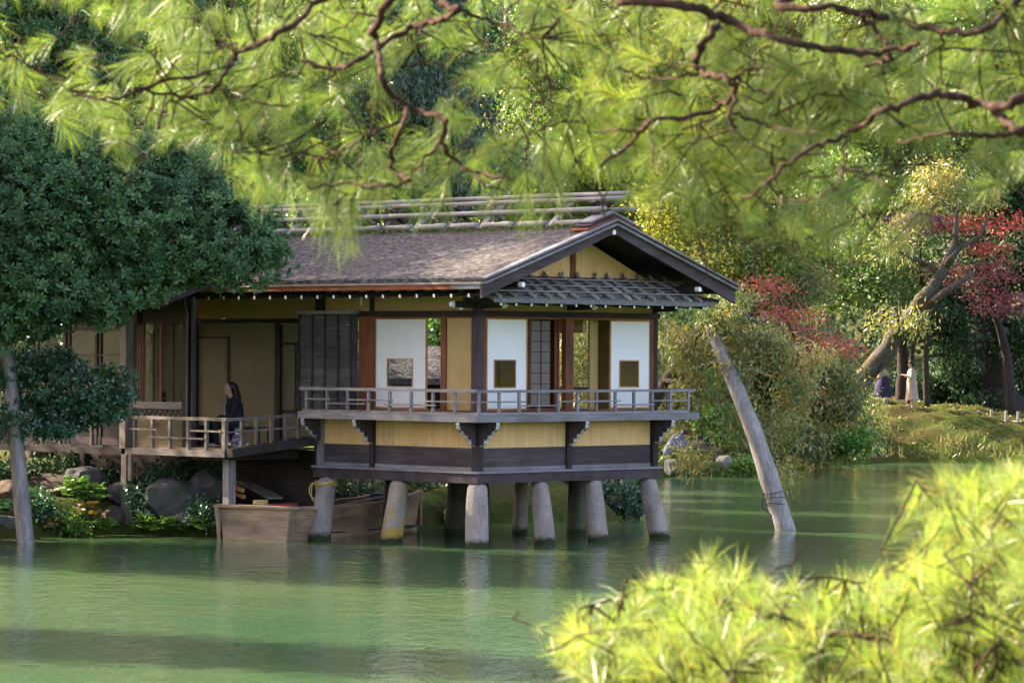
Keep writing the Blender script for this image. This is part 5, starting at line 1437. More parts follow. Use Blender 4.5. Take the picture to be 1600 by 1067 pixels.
# trees behind the roof, left to right
tree('broadleaf_tree', 'mid green broadleaf tree behind the left end of the roof ridge', 'tree', [stand(330, 88), W(330, 300, 88), W(340, 60, 88)], [0.35, 0.25, 0.1],
     [B(330, 130, 88, 120, 110, 2.4), B(430, 200, 88, 110, 90, 2), B(300, 240, 87, 100, 60, 1.8), B(460, 60, 89, 120, 90, 2.2), B(350, -60, 88, 160, 110, 2.6), B(420, -190, 88, 130, 100, 2.4), B(520, 260, 88, 100, 60, 1.8)],
     'broad', 2000, 22, 0.17, 'leaf_green', 'bark_dark', 4, 0.34)
tree('cedar_tree', 'dark green cedar with hanging sprays above the middle of the roof', 'tree', [stand(660, 100), W(660, 300, 100), W(665, -200, 100)], [0.4, 0.3, 0.1],
     [B(660, 160, 99, 110, 80, 2.0), B(650, 60, 99, 100, 90, 2.0), B(660, -60, 99, 90, 100, 1.9), B(560, 230, 99, 90, 60, 1.6), B(740, 240, 99, 100, 70, 1.8), B(650, 290, 99, 140, 60, 2.0), B(660, -200, 99, 70, 90, 1.6)],
     'spray', 2600, 22, 0.20, 'leaf_deep', 'bark_dark', 5, 0.30,
     extra=[('broad', [B(600, 165, 97.4, 22, 10, 0.3)], 26, 10, 0.14, 'leaf_rust')])
tree('broadleaf_tree', 'yellow green broadleaf tree rising right behind the gable peak', 'tree', [stand(900, 112), W(900, 350, 112), W(890, 0, 112)], [0.35, 0.26, 0.1],
     [B(880, 230, 111, 130, 110, 2.6), B(960, 300, 110, 90, 80, 2), B(830, 90, 112, 120, 100, 2.4), B(960, 120, 112, 120, 110, 2.4), B(880, -60, 112, 170, 110, 3.0), B(1000, 220, 111, 90, 90, 2), B(780, 300, 112, 110, 60, 2)],
     'broad', 2600, 22, 0.19, 'leaf_green', 'bark_mid', 6, 0.36)
tree('broadleaf_tree', 'pale yellow leaved tree right of the gable behind the pine boughs', 'tree', [stand(1130, 108), W(1140, 400, 108), W(1120, 150, 108)], [0.3, 0.22, 0.08],
     [B(1090, 330, 106, 95, 80, 1.9), B(1160, 260, 107, 110, 90, 2.2), B(1080, 160, 108, 110, 100, 2.4), B(1200, 130, 108, 120, 110, 2.4), B(1130, 10, 108, 170, 100, 2.8), B(1220, 350, 106, 100, 70, 2.0), B(1150, 420, 105, 90, 50, 1.6)],
     'broad', 2500, 22, 0.17, 'leaf_yellow', 'bark_mid', 7, 0.34)
tree('broadleaf_tree', 'green and yellow tree with bare twigs behind the leaning trunk', 'tree', [stand(1300, 122), W(1292, 520, 122), W(1310, 380, 122), W(1330, 200, 122)], [0.32, 0.26, 0.2, 0.08],
     [B(1300, 380, 120, 85, 60, 2.0), B(1380, 330, 121, 90, 70, 2.0), B(1320, 240, 121, 120, 80, 2.4), B(1420, 200, 122, 120, 100, 2.4), B(1330, 90, 122, 150, 110, 2.8), B(1460, 60, 122, 140, 120, 2.8), B(1370, 440, 119, 90, 38, 1.6), B(1290, 470, 120, 60, 40, 1.2)],
     'broad', 2700, 22, 0.18, 'leaf_green', 'bark_mid', 8, 0.36)
# olive slender-leaved tree overhanging the far shore
tree('willow_tree', 'olive and yellow slender leaved tree drooping over the far shore', 'tree', [stand(1215, 107), W(1200, 620, 107), W(1165, 520, 106), W(1140, 420, 106)], [0.22, 0.18, 0.12, 0.05],
     [B(1100, 520, 105, 60, 45, 1.6), B(1170, 500, 106, 80, 50, 1.8), B(1265, 560, 106, 70, 50, 1.8), B(1130, 455, 106, 90, 40, 1.6), B(1215, 445, 107, 80, 36, 1.6), B(1305, 610, 107, 55, 42, 1.4), B(1230, 605, 107, 34, 40, 1.0), B(1120, 580, 105, 50, 34, 1.2), B(1180, 565, 107, 60, 30, 1.2), B(1240, 680, 105, 62, 26, 1.0), B(1165, 700, 103.2, 42, 22, 0.7), B(1060, 540, 104, 34, 60, 1.2), B(1090, 645, 103, 34, 20, 0.6), B(1290, 690, 107, 52, 22, 0.9), B(1110, 742, 101.2, 40, 14, 0.4), B(1218, 748, 104.0, 24, 22, 0.4), B(1065, 715, 100.6, 24, 14, 0.4), B(1340, 660, 110, 40, 26, 0.9), B(1195, 665, 104.5, 30, 20, 0.6), B(1145, 630, 105, 30, 30, 0.8), B(1055, 610, 104, 30, 40, 0.9), B(1050, 480, 104, 40, 30, 1.0), B(1095, 590, 104, 45, 45, 1.0), B(1040, 570, 103, 26, 60, 0.8), B(1130, 690, 103, 24, 14, 0.4), B(1270, 630, 106, 50, 30, 1.0)],
     'droop', 5600, 20, 0.21, 'leaf_olive', 'bark_mid', 9, 0.32)
tree('propped_tree', 'yellow green slender leaved tree resting on the leaning timber prop', 'tree', [(2.2, 76.2, gz(2.2, 76.2)), (2.9, 74.4, 2.2), (3.6, 72.4, 3.5), (4.1, 71.0, 4.35), (4.6, 70.9, 4.5), (5.1, 70.8, 4.3)], [0.17, 0.15, 0.12, 0.10, 0.06, 0.02],
     [B(1108, 490, 70.5, 56, 32, 0.7), B(1165, 515, 70.6, 50, 30, 0.6), B(1075, 540, 71.2, 42, 36, 0.6), B(1150, 570, 70.6, 40, 34, 0.5), B(1210, 550, 70.6, 42, 28, 0.5), B(1240, 605, 70.6, 36, 26, 0.5), B(1095, 605, 71.2, 40, 24, 0.5), B(1135, 470, 71, 50, 22, 0.5), B(1270, 560, 70.8, 34, 24, 0.4)],
     'droop', 760, 15, 0.135, 'leaf_olive', 'bark_mid', 48, 0.15,
     extra=[('droop', [B(1240, 665, 70.5, 36, 30, 0.4), B(1220, 735, 70.4, 18, 30, 0.25), B(1150, 655, 71, 26, 22, 0.35), B(1085, 715, 71.6, 26, 26, 0.3)], 150, 15, 0.135, 'leaf_olive')])
tree('green_shrub', 'green leafy shrub at the far waterline left of the timber prop', 'shrub', [stand(1120, 102), W(1120, 690, 102), W(1115, 660, 102)], [0.06, 0.05, 0.02],
     [B(1085, 590, 101.4, 30, 34, 0.7), B(1125, 660, 101.6, 40, 26, 0.6), B(1055, 500, 101, 40, 30, 0.8), B(1330, 690, 106, 45, 22, 0.8), B(1150, 730, 100.6, 40, 14, 0.4)],
     'broad', 520, 18, 0.16, 'leaf_fern', 'bark_mid', 10, 0.2, False)
tree('red_maple', 'bright red maple sprays above the willow like tree', 'tree', [stand(1275, 108), W(1262, 600, 106), W(1240, 520, 102), W(1210, 450, 99.5)], [0.14, 0.11, 0.07, 0.03],
     [B(1195, 448, 98.8, 42, 15, 0.7), B(1232, 492, 98.8, 44, 13, 0.7), B(1292, 545, 99.0, 46, 24, 0.9), B(1262, 520, 99, 34, 12, 0.6), B(1172, 470, 98.9, 14, 8, 0.4), B(1265, 618, 99.5, 18, 10, 0.3)],
     'tier', 120, 20, 0.11, 'leaf_red', 'bark_mid', 11, 0.26)
# leaning trunk with maple behind
lt = [(*W(1318, 640, 116.0)[:2], gz(W(1318, 640, 116).x, 116.0)), W(1345, 598, 116), W(1385, 545, 116), W(1432, 480, 116), W(1470, 428, 116), W(1492, 378, 116), W(1494, 330, 116)]
tree('leaning_tree', 'old grey leaning tree trunk with a hollow knot on the mossy mound', 'tree', lt, [0.40, 0.36, 0.32, 0.27, 0.20, 0.12, 0.06],
     [B(1450, 300, 117, 60, 45, 1.2), B(1390, 385, 116.5, 50, 26, 1.0), B(1400, 500, 115.6, 62, 16, 0.8), B(1515, 300, 117, 50, 30, 1.0)], 'droop', 330, 16, 0.20, 'leaf_olive', 'bark_grey', 12, 0.26)
lean = bpy.data.objects['leaning_tree']
m = MB(); q0 = Vector(lt[0])
m.tube([W(1440, 482, 115.9) - q0, W(1478, 456, 115.7) - q0, W(1505, 438, 115.6) - q0, W(1520, 425, 115.8) - q0], [0.16, 0.15, 0.10, 0.05], 10); m.build('stub_limb', M['bark_grey'], lean, True)
m = MB(); m.tube([W(1478, 415, 115.8) - q0, W(1500, 385, 116) - q0, W(1530, 372, 116) - q0, W(1545, 340, 116) - q0], [0.14, 0.11, 0.08, 0.05], 8); m.build('limb', M['bark_grey'], lean, True)
m = MB()
kc, kd = W(1374, 572, 115.74) - q0, (W(1386, 555, 115.74) - W(1362, 589, 115.74)).normalized(); kx = Vector((kd.z, 0, -kd.x))
m.tube([kc + kd * 0.36 * math.cos(a) + kx * 0.13 * math.sin(a) + Vector((0, 0.03 * math.cos(a), 0)) for a in np.linspace(0, 2 * math.pi, 20)], 0.04, 7, cap=False); m.build('knot_rim', M['bark_grey'], lean, True)
m = MB(); m.ellipsoid(kc + Vector((0, 0.05, 0)), (0.10, 0.06, 0.30), rot=kd.to_track_quat('Z', 'Y').to_matrix(), nu=12, nv=8); m.build('hollow', M['black_hair'], lean, True)
tree('plum_maple', 'dusky plum red maple spreading flat tiers beside the leaning trunk', 'tree', [stand(1580, 121), W(1575, 560, 121), W(1550, 470, 120), W(1540, 380, 119)], [0.22, 0.18, 0.12, 0.05],
     [B(1500, 428, 117.5, 55, 22, 1.1), B(1545, 470, 117.5, 45, 24, 1.0), B(1560, 425, 118, 40, 20, 1.0), B(1590, 470, 118.5, 34, 18, 0.9)], 'tier', 120, 24, 0.12, 'leaf_plum', 'bark_dark', 13, 0.22,
     extra=[('tier', [B(1560, 350, 117.5, 50, 20, 1.0), B(1550, 388, 117.3, 32, 14, 0.7), B(1500, 350, 117.6, 40, 14, 0.8)], 75, 26, 0.12, 'leaf_red')])
tree('purple_maple', 'small purple leaved maple left of the red maple crown', 'tree', [stand(1420, 121), W(1425, 560, 121), W(1440, 440, 119), W(1438, 350, 118)], [0.10, 0.08, 0.06, 0.03],
     [B(1438, 345, 117.6, 36, 13, 0.8), B(1425, 362, 117.4, 22, 9, 0.5)], 'tier', 60, 34, 0.12, 'leaf_purple', 'bark_dark', 14, 0.18)
# dark wood on the right
tree('giant_cedar', 'massive dark trunk with flared base standing at the right edge behind the stake fence', 'tree', [stand(1556, 127), W(1552, 640, 127), W(1548, 590, 127), W(1546, 500, 127), W(1548, 300, 127), W(1548, 0, 127)], [1.3, 1.05, 0.82, 0.72, 0.6, 0.4],
     [B(1580, 400, 125, 90, 60, 2.2), B(1500, 330, 127, 90, 70, 2.4), B(1590, 270, 127, 110, 90, 2.8), B(1520, 170, 128, 130, 90, 2.8), B(1600, 60, 128, 150, 120, 3), B(1500, -60, 128, 150, 110, 3), B(1470, 470, 126, 60, 50, 1.6), B(1610, 500, 125, 40, 60, 1.4)],
     'broad', 4200, 22, 0.22, 'leaf_dark', 'bark_dark', 15, 0.45)
tree('slender_tree', 'thin dark trunk directly behind the woman in the beige coat', 'tree', [stand(1410, 123), W(1410, 560, 123), W(1408, 440, 123)], [0.26, 0.20, 0.12],
     [B(1400, 500, 123, 50, 40, 1.2), B(1440, 440, 124, 60, 50, 1.6)], 'broad', 320, 18, 0.17, 'leaf_dark', 'bark_dark', 16)
tree('slender_tree', 'thin dark trunk just right of the woman in the beige coat', 'tree', [stand(1449, 122), W(1446, 560, 122), W(1450, 500, 122), W(1462, 440, 122)], [0.13, 0.10, 0.09, 0.05],
     [B(1480, 520, 123, 50, 30, 1.2), B(1500, 560, 125, 50, 30, 1.4)], 'broad', 300, 18, 0.17, 'leaf_dark', 'bark_dark', 17)
tree('dark_shrub', 'dark green shrub mass behind the path right of the beige coat', 'shrub', [stand(1490, 127), W(1490, 620, 127), W(1490, 600, 127)], [0.06, 0.05, 0.02],
     [B(1480, 600, 127, 50, 40, 1.2), B(1520, 625, 126.5, 40, 26, 1.0), B(1440, 610, 128, 60, 36, 1.2), B(1590, 600, 129, 50, 50, 1.2)], 'broad', 1000, 18, 0.17, 'leaf_dark', 'bark_dark', 18, 0.25, False)
# shrubs under and behind the teahouse
tree('shade_shrub', 'dense dark shrubs along the shaded shore behind the stone piles', 'shrub', [stand(760, 75.5), W(760, 760, 75.5), W(760, 740, 75.5)], [0.05, 0.04, 0.02],
     [B(620, 760, 72.5, 60, 40, 0.6), B(700, 765, 73.5, 60, 42, 0.6), B(780, 765, 74.5, 60, 46, 0.6), B(860, 765, 75.5, 60, 46, 0.6), B(930, 755, 76.5, 60, 50, 0.6)], 'broad', 900, 16, 0.15, 'leaf_dark', 'bark_dark', 29, 0.2, False)
tree('shore_shrub', 'dark leafy shrub at the waterline behind the right stone piles', 'shrub', [stand(965, 75.0), W(965, 790, 75.0), W(965, 770, 75.0)], [0.04, 0.03, 0.02],
     [B(965, 775, 74.6, 42, 34, 0.6), B(940, 760, 75, 30, 30, 0.5), B(990, 790, 74.4, 22, 22, 0.4)], 'rosette', 420, 10, 0.11, 'leaf_ivy', 'bark_dark', 19, 0.2, False)
tree('garden_shrub', 'green broadleaf shrub seen through the open teahouse doors', 'shrub', [stand(690, 83), W(690, 600, 83), W(690, 520, 83)], [0.10, 0.08, 0.04],
     [B(690, 525, 83, 60, 40, 1.2), B(640, 520, 83, 60, 40, 1.0), B(760, 560, 83, 60, 60, 1.4)], 'broad', 500, 16, 0.16, 'leaf_fern', 'bark_dark', 20, 0.2)
tree('willow_shrub', 'olive leaved tree filling the view through the right hand openings', 'tree', [stand(910, 88), W(910, 600, 88), W(905, 500, 88)], [0.14, 0.12, 0.05],
     [B(880, 560, 87, 62, 70, 1.4), B(930, 520, 88, 60, 70, 1.4), B(900, 640, 87, 70, 50, 1.2), B(1000, 560, 90, 60, 80, 1.4)], 'droop', 900, 20, 0.17, 'leaf_olive', 'bark_mid', 21, 0.24)
tree('laurel_bush', 'dense dark laurel behind the open veranda room', 'bush', [stand(450, 80), W(450, 600, 80), W(450, 500, 80)], [0.1, 0.08, 0.05],
     [B(300, 560, 82, 120, 120, 1.6), B(470, 560, 80, 100, 120, 1.6), B(100, 560, 82, 140, 120, 1.6)], 'broad', 700, 18, 0.18, 'leaf_deep', 'bark_dark', 22, 0.3)
hut = thing('garden_hut', 'small grey thatched hut glimpsed through the open teahouse doorway', 'hut', (*W(660, 600, 79.5)[:2], gz(W(660, 600, 79.5).x, 79.5)))
m = MB(); m.add([(-1.5, -1.0, 2.0), (1.5, -1.0, 2.0), (1.5, 0.4, 2.75), (-1.5, 0.4, 2.75), (1.5, 1.8, 2.0), (-1.5, 1.8, 2.0)], [(0, 1, 2, 3), (3, 2, 4, 5), (1, 4, 2), (5, 0, 3)]); m.add([(-1.5, -1.0, 1.86), (1.5, -1.0, 1.86), (1.5, -1.0, 1.998), (-1.5, -1.0, 1.998)], [(0, 1, 2, 3)]); m.build('thatch_roof', M['roof_bark'], hut)
for (x, y) in ((-1.2, -0.7), (1.2, -0.7), (-1.2, 1.5), (1.2, 1.5)):
    m = MB(); m.box((x - 0.06, y - 0.06, -0.2), (x + 0.06, y + 0.06, 2.1)); m.build('post', M['dark_wood_z'], hut)
m = MB(); m.box((-1.2, 1.3, 0), (1.2, 1.36, 2.0)); m.build('back_wall', M['dark_wood_x'], hut)
# far wood as one mass
fb = []
rgf = np.random.default_rng(77)
for k in range(60):
    x = -34 + 84 * (k % 30) / 30 + rgf.normal(0, 1.2); y = 140 + 9 * (k // 30) + rgf.normal(0, 2)
    z0 = gz(x, y)
    for q in range(4):
        fb.append((np.array((x + rgf.normal(0, 1), y + rgf.normal(0, 1), z0 + 1.5 + q * 4.6)), np.array((2.6, 2.2, 2.9))))
Vx, Fx = crown_leaves('broad', fb, 9000, 16, 0.34, rgf, 0.5)
o = link('forest', np_mesh('forest', Vx, Fx, M['leaf_dark'])); props(o, 'dark green wood closing the view behind the garden trees', 'forest', kind='stuff')

# ferns, ivy, small plants on the near bank
def fern(label, px, py, Y, n, ln, mat, seed, name='fern'):
    rg = np.random.default_rng(seed); p = W(px, py, Y); o_ = thing(name, label, 'fern' if name == 'fern' else 'plant', p, 0, 'plants along the bank below the veranda')
    Vs, Fs, k = [], [], 0
    stems = MB()
    for i in range(n):
        a = rg.uniform(0, 6.28); tilt = rg.uniform(0.3, 1.1); L_ = ln * rg.uniform(0.7, 1.1)
        d = np.array([math.cos(a), math.sin(a) * 0.8 - 0.35, 0])
        pts = []
        for f in np.linspace(0, 1, 12):
            pts.append(np.array(d) * L_ * f * math.sin(tilt) + np.array([0, 0, L_ * (f * math.cos(tilt) * 1.3 - 0.55 * f * f)]))
        pts = np.array(pts); stems.tube([Vector(q) for q in pts[::3]], [0.006, 0.005, 0.003, 0.002], 4)
        tang = unit(np.gradient(pts, axis=0)); side = unit(np.cross(tang, [0, 0, 1.0]))
        for j in range(1, 12):
            w = 0.16 * ln * math.sin(math.pi * (0.12 + 0.86 * j / 12)) + 0.01
            for sg in (-1, 1):
                dd = unit(side[j] * sg + tang[j] * 0.45 + np.array([0, 0, -0.1]))
                v, f_ = leaf_quads(pts[j][None], dd[None], w * 2.1, w * 0.6, rngx=rg)
                Vs.append(v); Fs.append(f_ + k); k += 4
    stems.build('stem', M['leaf_fern'], o_)['kind'] = 'stuff'
    link('fronds', np_mesh('fronds', np.concatenate(Vs), np.concatenate(Fs), M[mat]), o_)
FERNS = [('bright fern clump at the waterline right of the wooden leg', 228, 826, 66.3, 26, 0.42, 'leaf_fern', 1), ('bright fern clump before the pale flat rock', 262, 828, 66.2, 26, 0.40, 'leaf_fern', 2), ('bright fern clump nearest the boat stern', 312, 826, 66.2, 26, 0.44, 'leaf_fern', 3),
 ('tall lime green fern on the bank between post and wooden leg', 122, 775, 66.6, 30, 0.55, 'leaf_fern', 4), ('lime green fern leaning against the grey boulder under the wing', 150, 782, 66.5, 26, 0.50, 'leaf_fern', 5), ('rust tinged fern below the lime green ferns', 140, 808, 66.1, 26, 0.45, 'leaf_rust', 6),
 ('green fern at the waterline left of the wooden leg', 165, 826, 66.2, 22, 0.38, 'leaf_fern', 7), ('dark fern at the extreme left water edge', 8, 800, 65.2, 22, 0.4, 'leaf_ivy', 8), ('orange green plant in the water edge beside the leaning post', 85, 826, 65.7, 20, 0.36, 'leaf_rust', 9)]
for f_ in FERNS: fern(*f_)
def leafy(name, label, blobs, n, per, size, mat, seed, cat='plant', style='broad', cr=0.12):
    rg = np.random.default_rng(seed); base = Vector(blobs[0][0]); base.z = gz(base.x, base.y)
    o_ = thing(name, label, cat, base, 0, 'plants along the bank below the veranda')
    bb = [(np.array((Vector(c) - base)[:]), np.array(r)) for c, r in blobs]
    Vx, Fx = crown_leaves(style, bb, n, per, size, rg, cr); link('foliage', np_mesh('foliage', Vx, Fx, M[mat]), o_)
    st = MB()
    for c, r in bb:
        for _ in range(3): st.tube([Vector((c[0], c[1], c[2] - r[2] - 0.15)), Vector(c) + Vector(rg.normal(0, .05, 3))], [0.014, 0.006], 5)
    st.build('stem', M['bark_dark'], o_)['kind'] = 'stuff'
leafy('ivy', 'dark ivy trailing over the grey boulders under the veranda', [B(228, 770, 66.9, 26, 36, 0.25), B(255, 740, 67.2, 40, 18, 0.3), B(222, 800, 66.7, 14, 22, 0.2), B(300, 728, 67.6, 40, 14, 0.3), B(335, 740, 67.6, 20, 20, 0.3), B(180, 735, 67.9, 24, 16, 0.3)], 420, 7, 0.085, 'leaf_ivy', 41)
leafy('ivy', 'glossy dark ivy clump against the boat stern', [B(318, 800, 66.2, 20, 20, 0.25), B(335, 815, 66.1, 14, 20, 0.2)], 170, 7, 0.075, 'leaf_ivy', 42)
leafy('leafy_shrub', 'dark glossy shrub just right of the leaning grey post', [B(72, 800, 65.9, 26, 32, 0.35), B(60, 775, 66.2, 16, 16, 0.3)], 300, 7, 0.09, 'leaf_ivy', 43, 'shrub')
leafy('leafy_shrub', 'dark shrub added to darken the bright ground under the glazed wing at the far left', [B(20, 738, 68.0, 50, 26, 0.5), B(90, 725, 68.4, 60, 20, 0.5)], 260, 8, 0.11, 'leaf_dark', 46, 'shrub')  # invented foliage, covers lit ground that should lie in shade
leafy('leafy_plant', 'light green leafy plant at the waterline right of the leaning post', [B(102, 815, 65.8, 20, 18, 0.3), B(118, 826, 65.7, 14, 10, 0.2)], 130, 7, 0.09, 'leaf_fern', 44)
leafy('leafy_shrub', 'dark shrubs in deep shade under the gangway behind the boat', [B(440, 760, 68.6, 50, 26, 0.4), B(560, 765, 70.4, 60, 24, 0.4), B(700, 780, 72.4, 60, 26, 0.4)], 300, 8, 0.10, 'leaf_ivy', 45, 'shrub')
# grass along the far shore
ng = 26000
gx = rng.uniform(5.0, 22.0, ng); gy = rng.uniform(100, 120, ng)
sd = shore_dist(gx[None], gy[None])[0]
k = (sd > 0.02) & (sd < 1.5 * rng.random(ng) ** 1.5 + 0.1)
gx, gy = gx[k], gy[k]; gzv = ground_h(gx[None], gy[None])[0]
Vg, Fg = leaf_quads(np.stack([gx, gy, gzv - 0.02], 1), np.stack([rng.normal(0, .45, len(gx)), rng.normal(-.35, .4, len(gx)), np.ones(len(gx)) * .7], 1), rng.uniform(.15, .42, len(gx)), 0.035)
props(link('grass', np_mesh('grass', Vg, Fg, M['grass_dry'])), 'pale grass fringe along the far shore', 'grass', kind='stuff')
nf = 2200
gx = rng.uniform(9, 22, nf); gy = rng.uniform(112, 124, nf); sd = shore_dist(gx[None], gy[None])[0]; k = sd > 0.5; gx, gy = gx[k], gy[k]
Vg, Fg = leaf_quads(np.stack([gx, gy, ground_h(gx[None], gy[None])[0] + 0.015], 1), np.stack([rng.normal(0, 1, len(gx)), rng.normal(0, 1, len(gx)), rng.uniform(0, .35, len(gx))], 1), 0.12, 0.06)
props(link('fallen_leaves', np_mesh('fallen_leaves', Vg, Fg, M['leaf_rust'])), 'scattered fallen leaves on the mossy mound', 'leaves', kind='stuff')

# ------------------------------------------------------------------ foreground pines
def tufts(P, D, n, ln, rg, wid=0.0016, spread=(0.15, 1.25), stem=0.12):
    k = len(P); B_ = np.repeat(P, n, 0); A = np.repeat(unit(D), n, 0); m = len(B_)
    f = rg.random(m); B_ = B_ - A * (f * stem)[:, None]
    X = unit(np.cross(A, unit(rg.normal(size=(m, 3)))))
    th_ = spread[0] + (spread[1] - spread[0]) * (0.30 * f + 0.70 * rg.random(m) ** 0.8)
    Dn = A * np.cos(th_)[:, None] + X * np.sin(th_)[:, None]
    Ln = ln * rg.uniform(0.7, 1.12, m) * np.repeat(rg.uniform(0.75, 1.15, k), n)
    side = unit(np.cross(Dn, unit(rg.normal(size=(m, 3))))) * (wid / 2)
    mid = B_ + Dn * (Ln * 0.5)[:, None]; tip = B_ + Dn * Ln[:, None] + np.array([0, 0, -0.10]) * (Ln ** 1.0)[:, None]
    V = np.stack([B_ - side * .7, B_ + side * .7, mid + side, tip + side * 0.25, tip - side * 0.25, mid - side], 1).reshape(-1, 3)
    i = np.arange(m, dtype=np.int32)[:, None] * 6
    F = np.concatenate([i + np.array([[0, 1, 2, 5]]), i + np.array([[5, 2, 3, 4]])], 1).reshape(-1, 4)
    return V, F
def inpoly(x, y, poly):
    ins = np.zeros(len(x), bool); n = len(poly)
    for i in range(n):
        (x0, y0), (x1, y1) = poly[i], poly[(i + 1) % n]
        c = ((y0 > y) != (y1 > y)) & (x < (x1 - x0) * (y - y0) / (y1 - y0 + 1e-9) + x0); ins ^= c
    return ins
def smooth_line(pts, per=5):
    pts = [Vector(p) for p in pts]; out = []
    for i in range(len(pts) - 1):
        p0, p1, p2, p3 = pts[max(i-1, 0)], pts[i], pts[i+1], pts[min(i+2, len(pts)-1)]
        for k in range(per):
            t = k / per; out.append(0.5 * ((2*p1) + (p2 - p0)*t + (2*p0 - 5*p1 + 4*p2 - p3)*t*t + (3*p1 - p0 - 3*p2 + p3)*t*t*t))
    return out + [pts[-1]]
pine = thing('pine_tree', 'old pine whose crooked reddish boughs hang across the top of the view', 'tree', (3.4, 9.4, gz(3.4, 9.4)))
PB = Vector(pine.location)
BR = [  # (depth, start width px, end width px, points)
 (8.2, 30, 9, [(1900, -160), (1500, -120), (1200, -60), (975, -6), (1060, 8), (1112, 20), (1160, 42), (1220, 62), (1290, 75), (1370, 82), (1440, 70)]),
 (8.1, 15, 6, [(1122, 38), (1097, 72), (1086, 96), (1104, 116), (1140, 126), (1146, 150), (1118, 171), (1070, 183), (1022, 188), (1000, 206), (985, 226), (940, 260)]),
 (8.1, 8, 3, [(1145, 126), (1162, 112), (1185, 106), (1212, 106)]), (8.1, 8, 3, [(1146, 150), (1143, 190), (1143, 202), (1100, 216), (1062, 230)]),
 (8.15, 7, 3, [(1148, 178), (1185, 190), (1205, 198), (1240, 204), (1285, 208)]), (8.1, 6, 3, [(1150, 118), (1165, 132), (1190, 146), (1205, 144)]),
 (8.1, 6, 3, [(1086, 118), (1060, 120), (1030, 122), (1000, 120), (960, 104)]), (8.1, 6, 3, [(1000, 206), (960, 205), (930, 206)]),
 (8.5, 15, 10, [(1700, -130), (1235, -6), (1300, 12), (1350, 22), (1402, 30), (1470, 50), (1540, 45), (1568, 22), (1600, -8), (1700, -60)]),
 (8.4, 10, 5, [(1345, 24), (1372, 50), (1384, 78), (1390, 90), (1372, 100), (1350, 104)]), (8.4, 7, 4, [(1472, 50), (1474, 76)]), (8.4, 6, 3, [(1476, 74), (1500, 78), (1536, 80)]),
 (8.3, 6, 3, [(1180, 50), (1240, 68), (1300, 78), (1372, 80)]), (8.5, 7, 3, [(1568, 22), (1555, 0), (1540, -20)]),
 (7.8, 26, 5, [(1900, 120), (1640, 150), (1590, 156), (1555, 166), (1520, 160), (1460, 148), (1400, 166), (1352, 190), (1316, 216), (1250, 241), (1202, 282), (1160, 312)]),
 (7.8, 16, 13, [(1555, 166), (1565, 186), (1590, 204), (1640, 214)]), (7.8, 12, 4, [(1600, 208), (1540, 212), (1490, 208), (1440, 216), (1400, 228)]),
 (7.8, 7, 3, [(1320, 214), (1316, 258), (1302, 292), (1270, 312), (1220, 316)]), (7.8, 6, 3, [(1320, 262), (1362, 276), (1385, 290), (1402, 304)]),
 (9.0, 15, 8, [(1500, -170), (1000, -110), (712, -6), (714, 14), (690, 30), (645, 44), (600, 68), (560, 96), (520, 106), (470, 96)]),
 (8.7, 17, 6, [(760, -80), (640, -30), (588, 40), (584, 62), (594, 100), (600, 130), (626, 156), (660, 175), (698, 190), (690, 220), (706, 246), (742, 268), (802, 280)]),
 (8.7, 11, 5, [(636, 168), (630, 200), (612, 230), (616, 266), (640, 284), (600, 292), (540, 288), (480, 292)]), (8.7, 7, 3, [(624, 190), (570, 214), (524, 240), (490, 248)]),
 (8.7, 7, 3, [(690, 222), (662, 252), (640, 280)]), (9.0, 8, 3, [(716, 16), (760, 30), (800, 46), (850, 60)]), (8.7, 6, 3, [(742, 268), (760, 292), (800, 300)]),
 (9.2, 15, 5, [(900, -140), (540, -16), (456, 40), (412, 64), (370, 86), (354, 108), (336, 136), (310, 150), (262, 148), (210, 140)]),
 (9.2, 7, 3, [(330, 112), (250, 130), (186, 152), (130, 150), (60, 112), (20, 90), (-20, 80)]), (9.2, 6, 3, [(310, 150), (266, 160), (258, 178)]), (9.2, 6, 3, [(340, 134), (362, 152), (402, 162), (450, 165)]),
 (9.2, 5, 2, [(456, 40), (500, 55), (540, 40), (560, 20)]), (9.3, 6, 3, [(350, 232), (420, 240), (470, 240)]), (9.0, 6, 3, [(1000, -60), (860, -40), (800, 10), (790, 60)]),
]
tr = MB(); tr.tube(smooth_line([(0, 0, -0.3), (-0.05, -0.05, 1.2), (0.1, -0.2, 2.4), (-0.1, -0.5, 3.4), (-0.3, -0.6, 4.6), (-0.2, -0.4, 6.2)]), list(np.linspace(0.24, 0.08, 26)), 12); tr.build('trunk', M['bark_pine'], pine, True)
allp = []
rgp = np.random.default_rng(12)
def make_branches(BRL, root, off, trunk_join):
    for Y, w0, w1, pts in BRL:
        wp = []
        for i, (px, py) in enumerate(pts):
            wp.append(W(px, py, Y + 0.10 * math.sin(i * 1.7 + Y * 9)) - off)
        if pts[0] in trunk_join: wp.insert(0, trunk_join[pts[0]])
        line = smooth_line(wp, 6); n = len(line)
        rr = [max(0.0016, 0.86 * (w0 + (w1 - w0) * (i / (n - 1)) ** 0.8) / FPX * Y / 2 * (1 + rgp.normal(0, 0.10))) for i in range(n)]
        line = [p + Vector(rgp.normal(0, 0.0035, 3)) for p in line]
        m = MB(); m.tube(line, rr, 9); m.build('bough', M['bark_pine'], root, True)
        for p in line[2:]: allp.append(np.array(p + off))
make_branches(BR, pine, PB, {(1900, -160): Vector((-0.1, -0.5, 3.1)), (1900, 120): Vector((0.05, -0.3, 2.6)), (1700, -130): Vector((-0.2, -0.55, 3.9)), (1500, -170): Vector((-0.3, -0.6, 4.4)), (900, -140): W(1100, -125, 9.0) - PB, (760, -80): W(850, -75, 9.0) - PB})
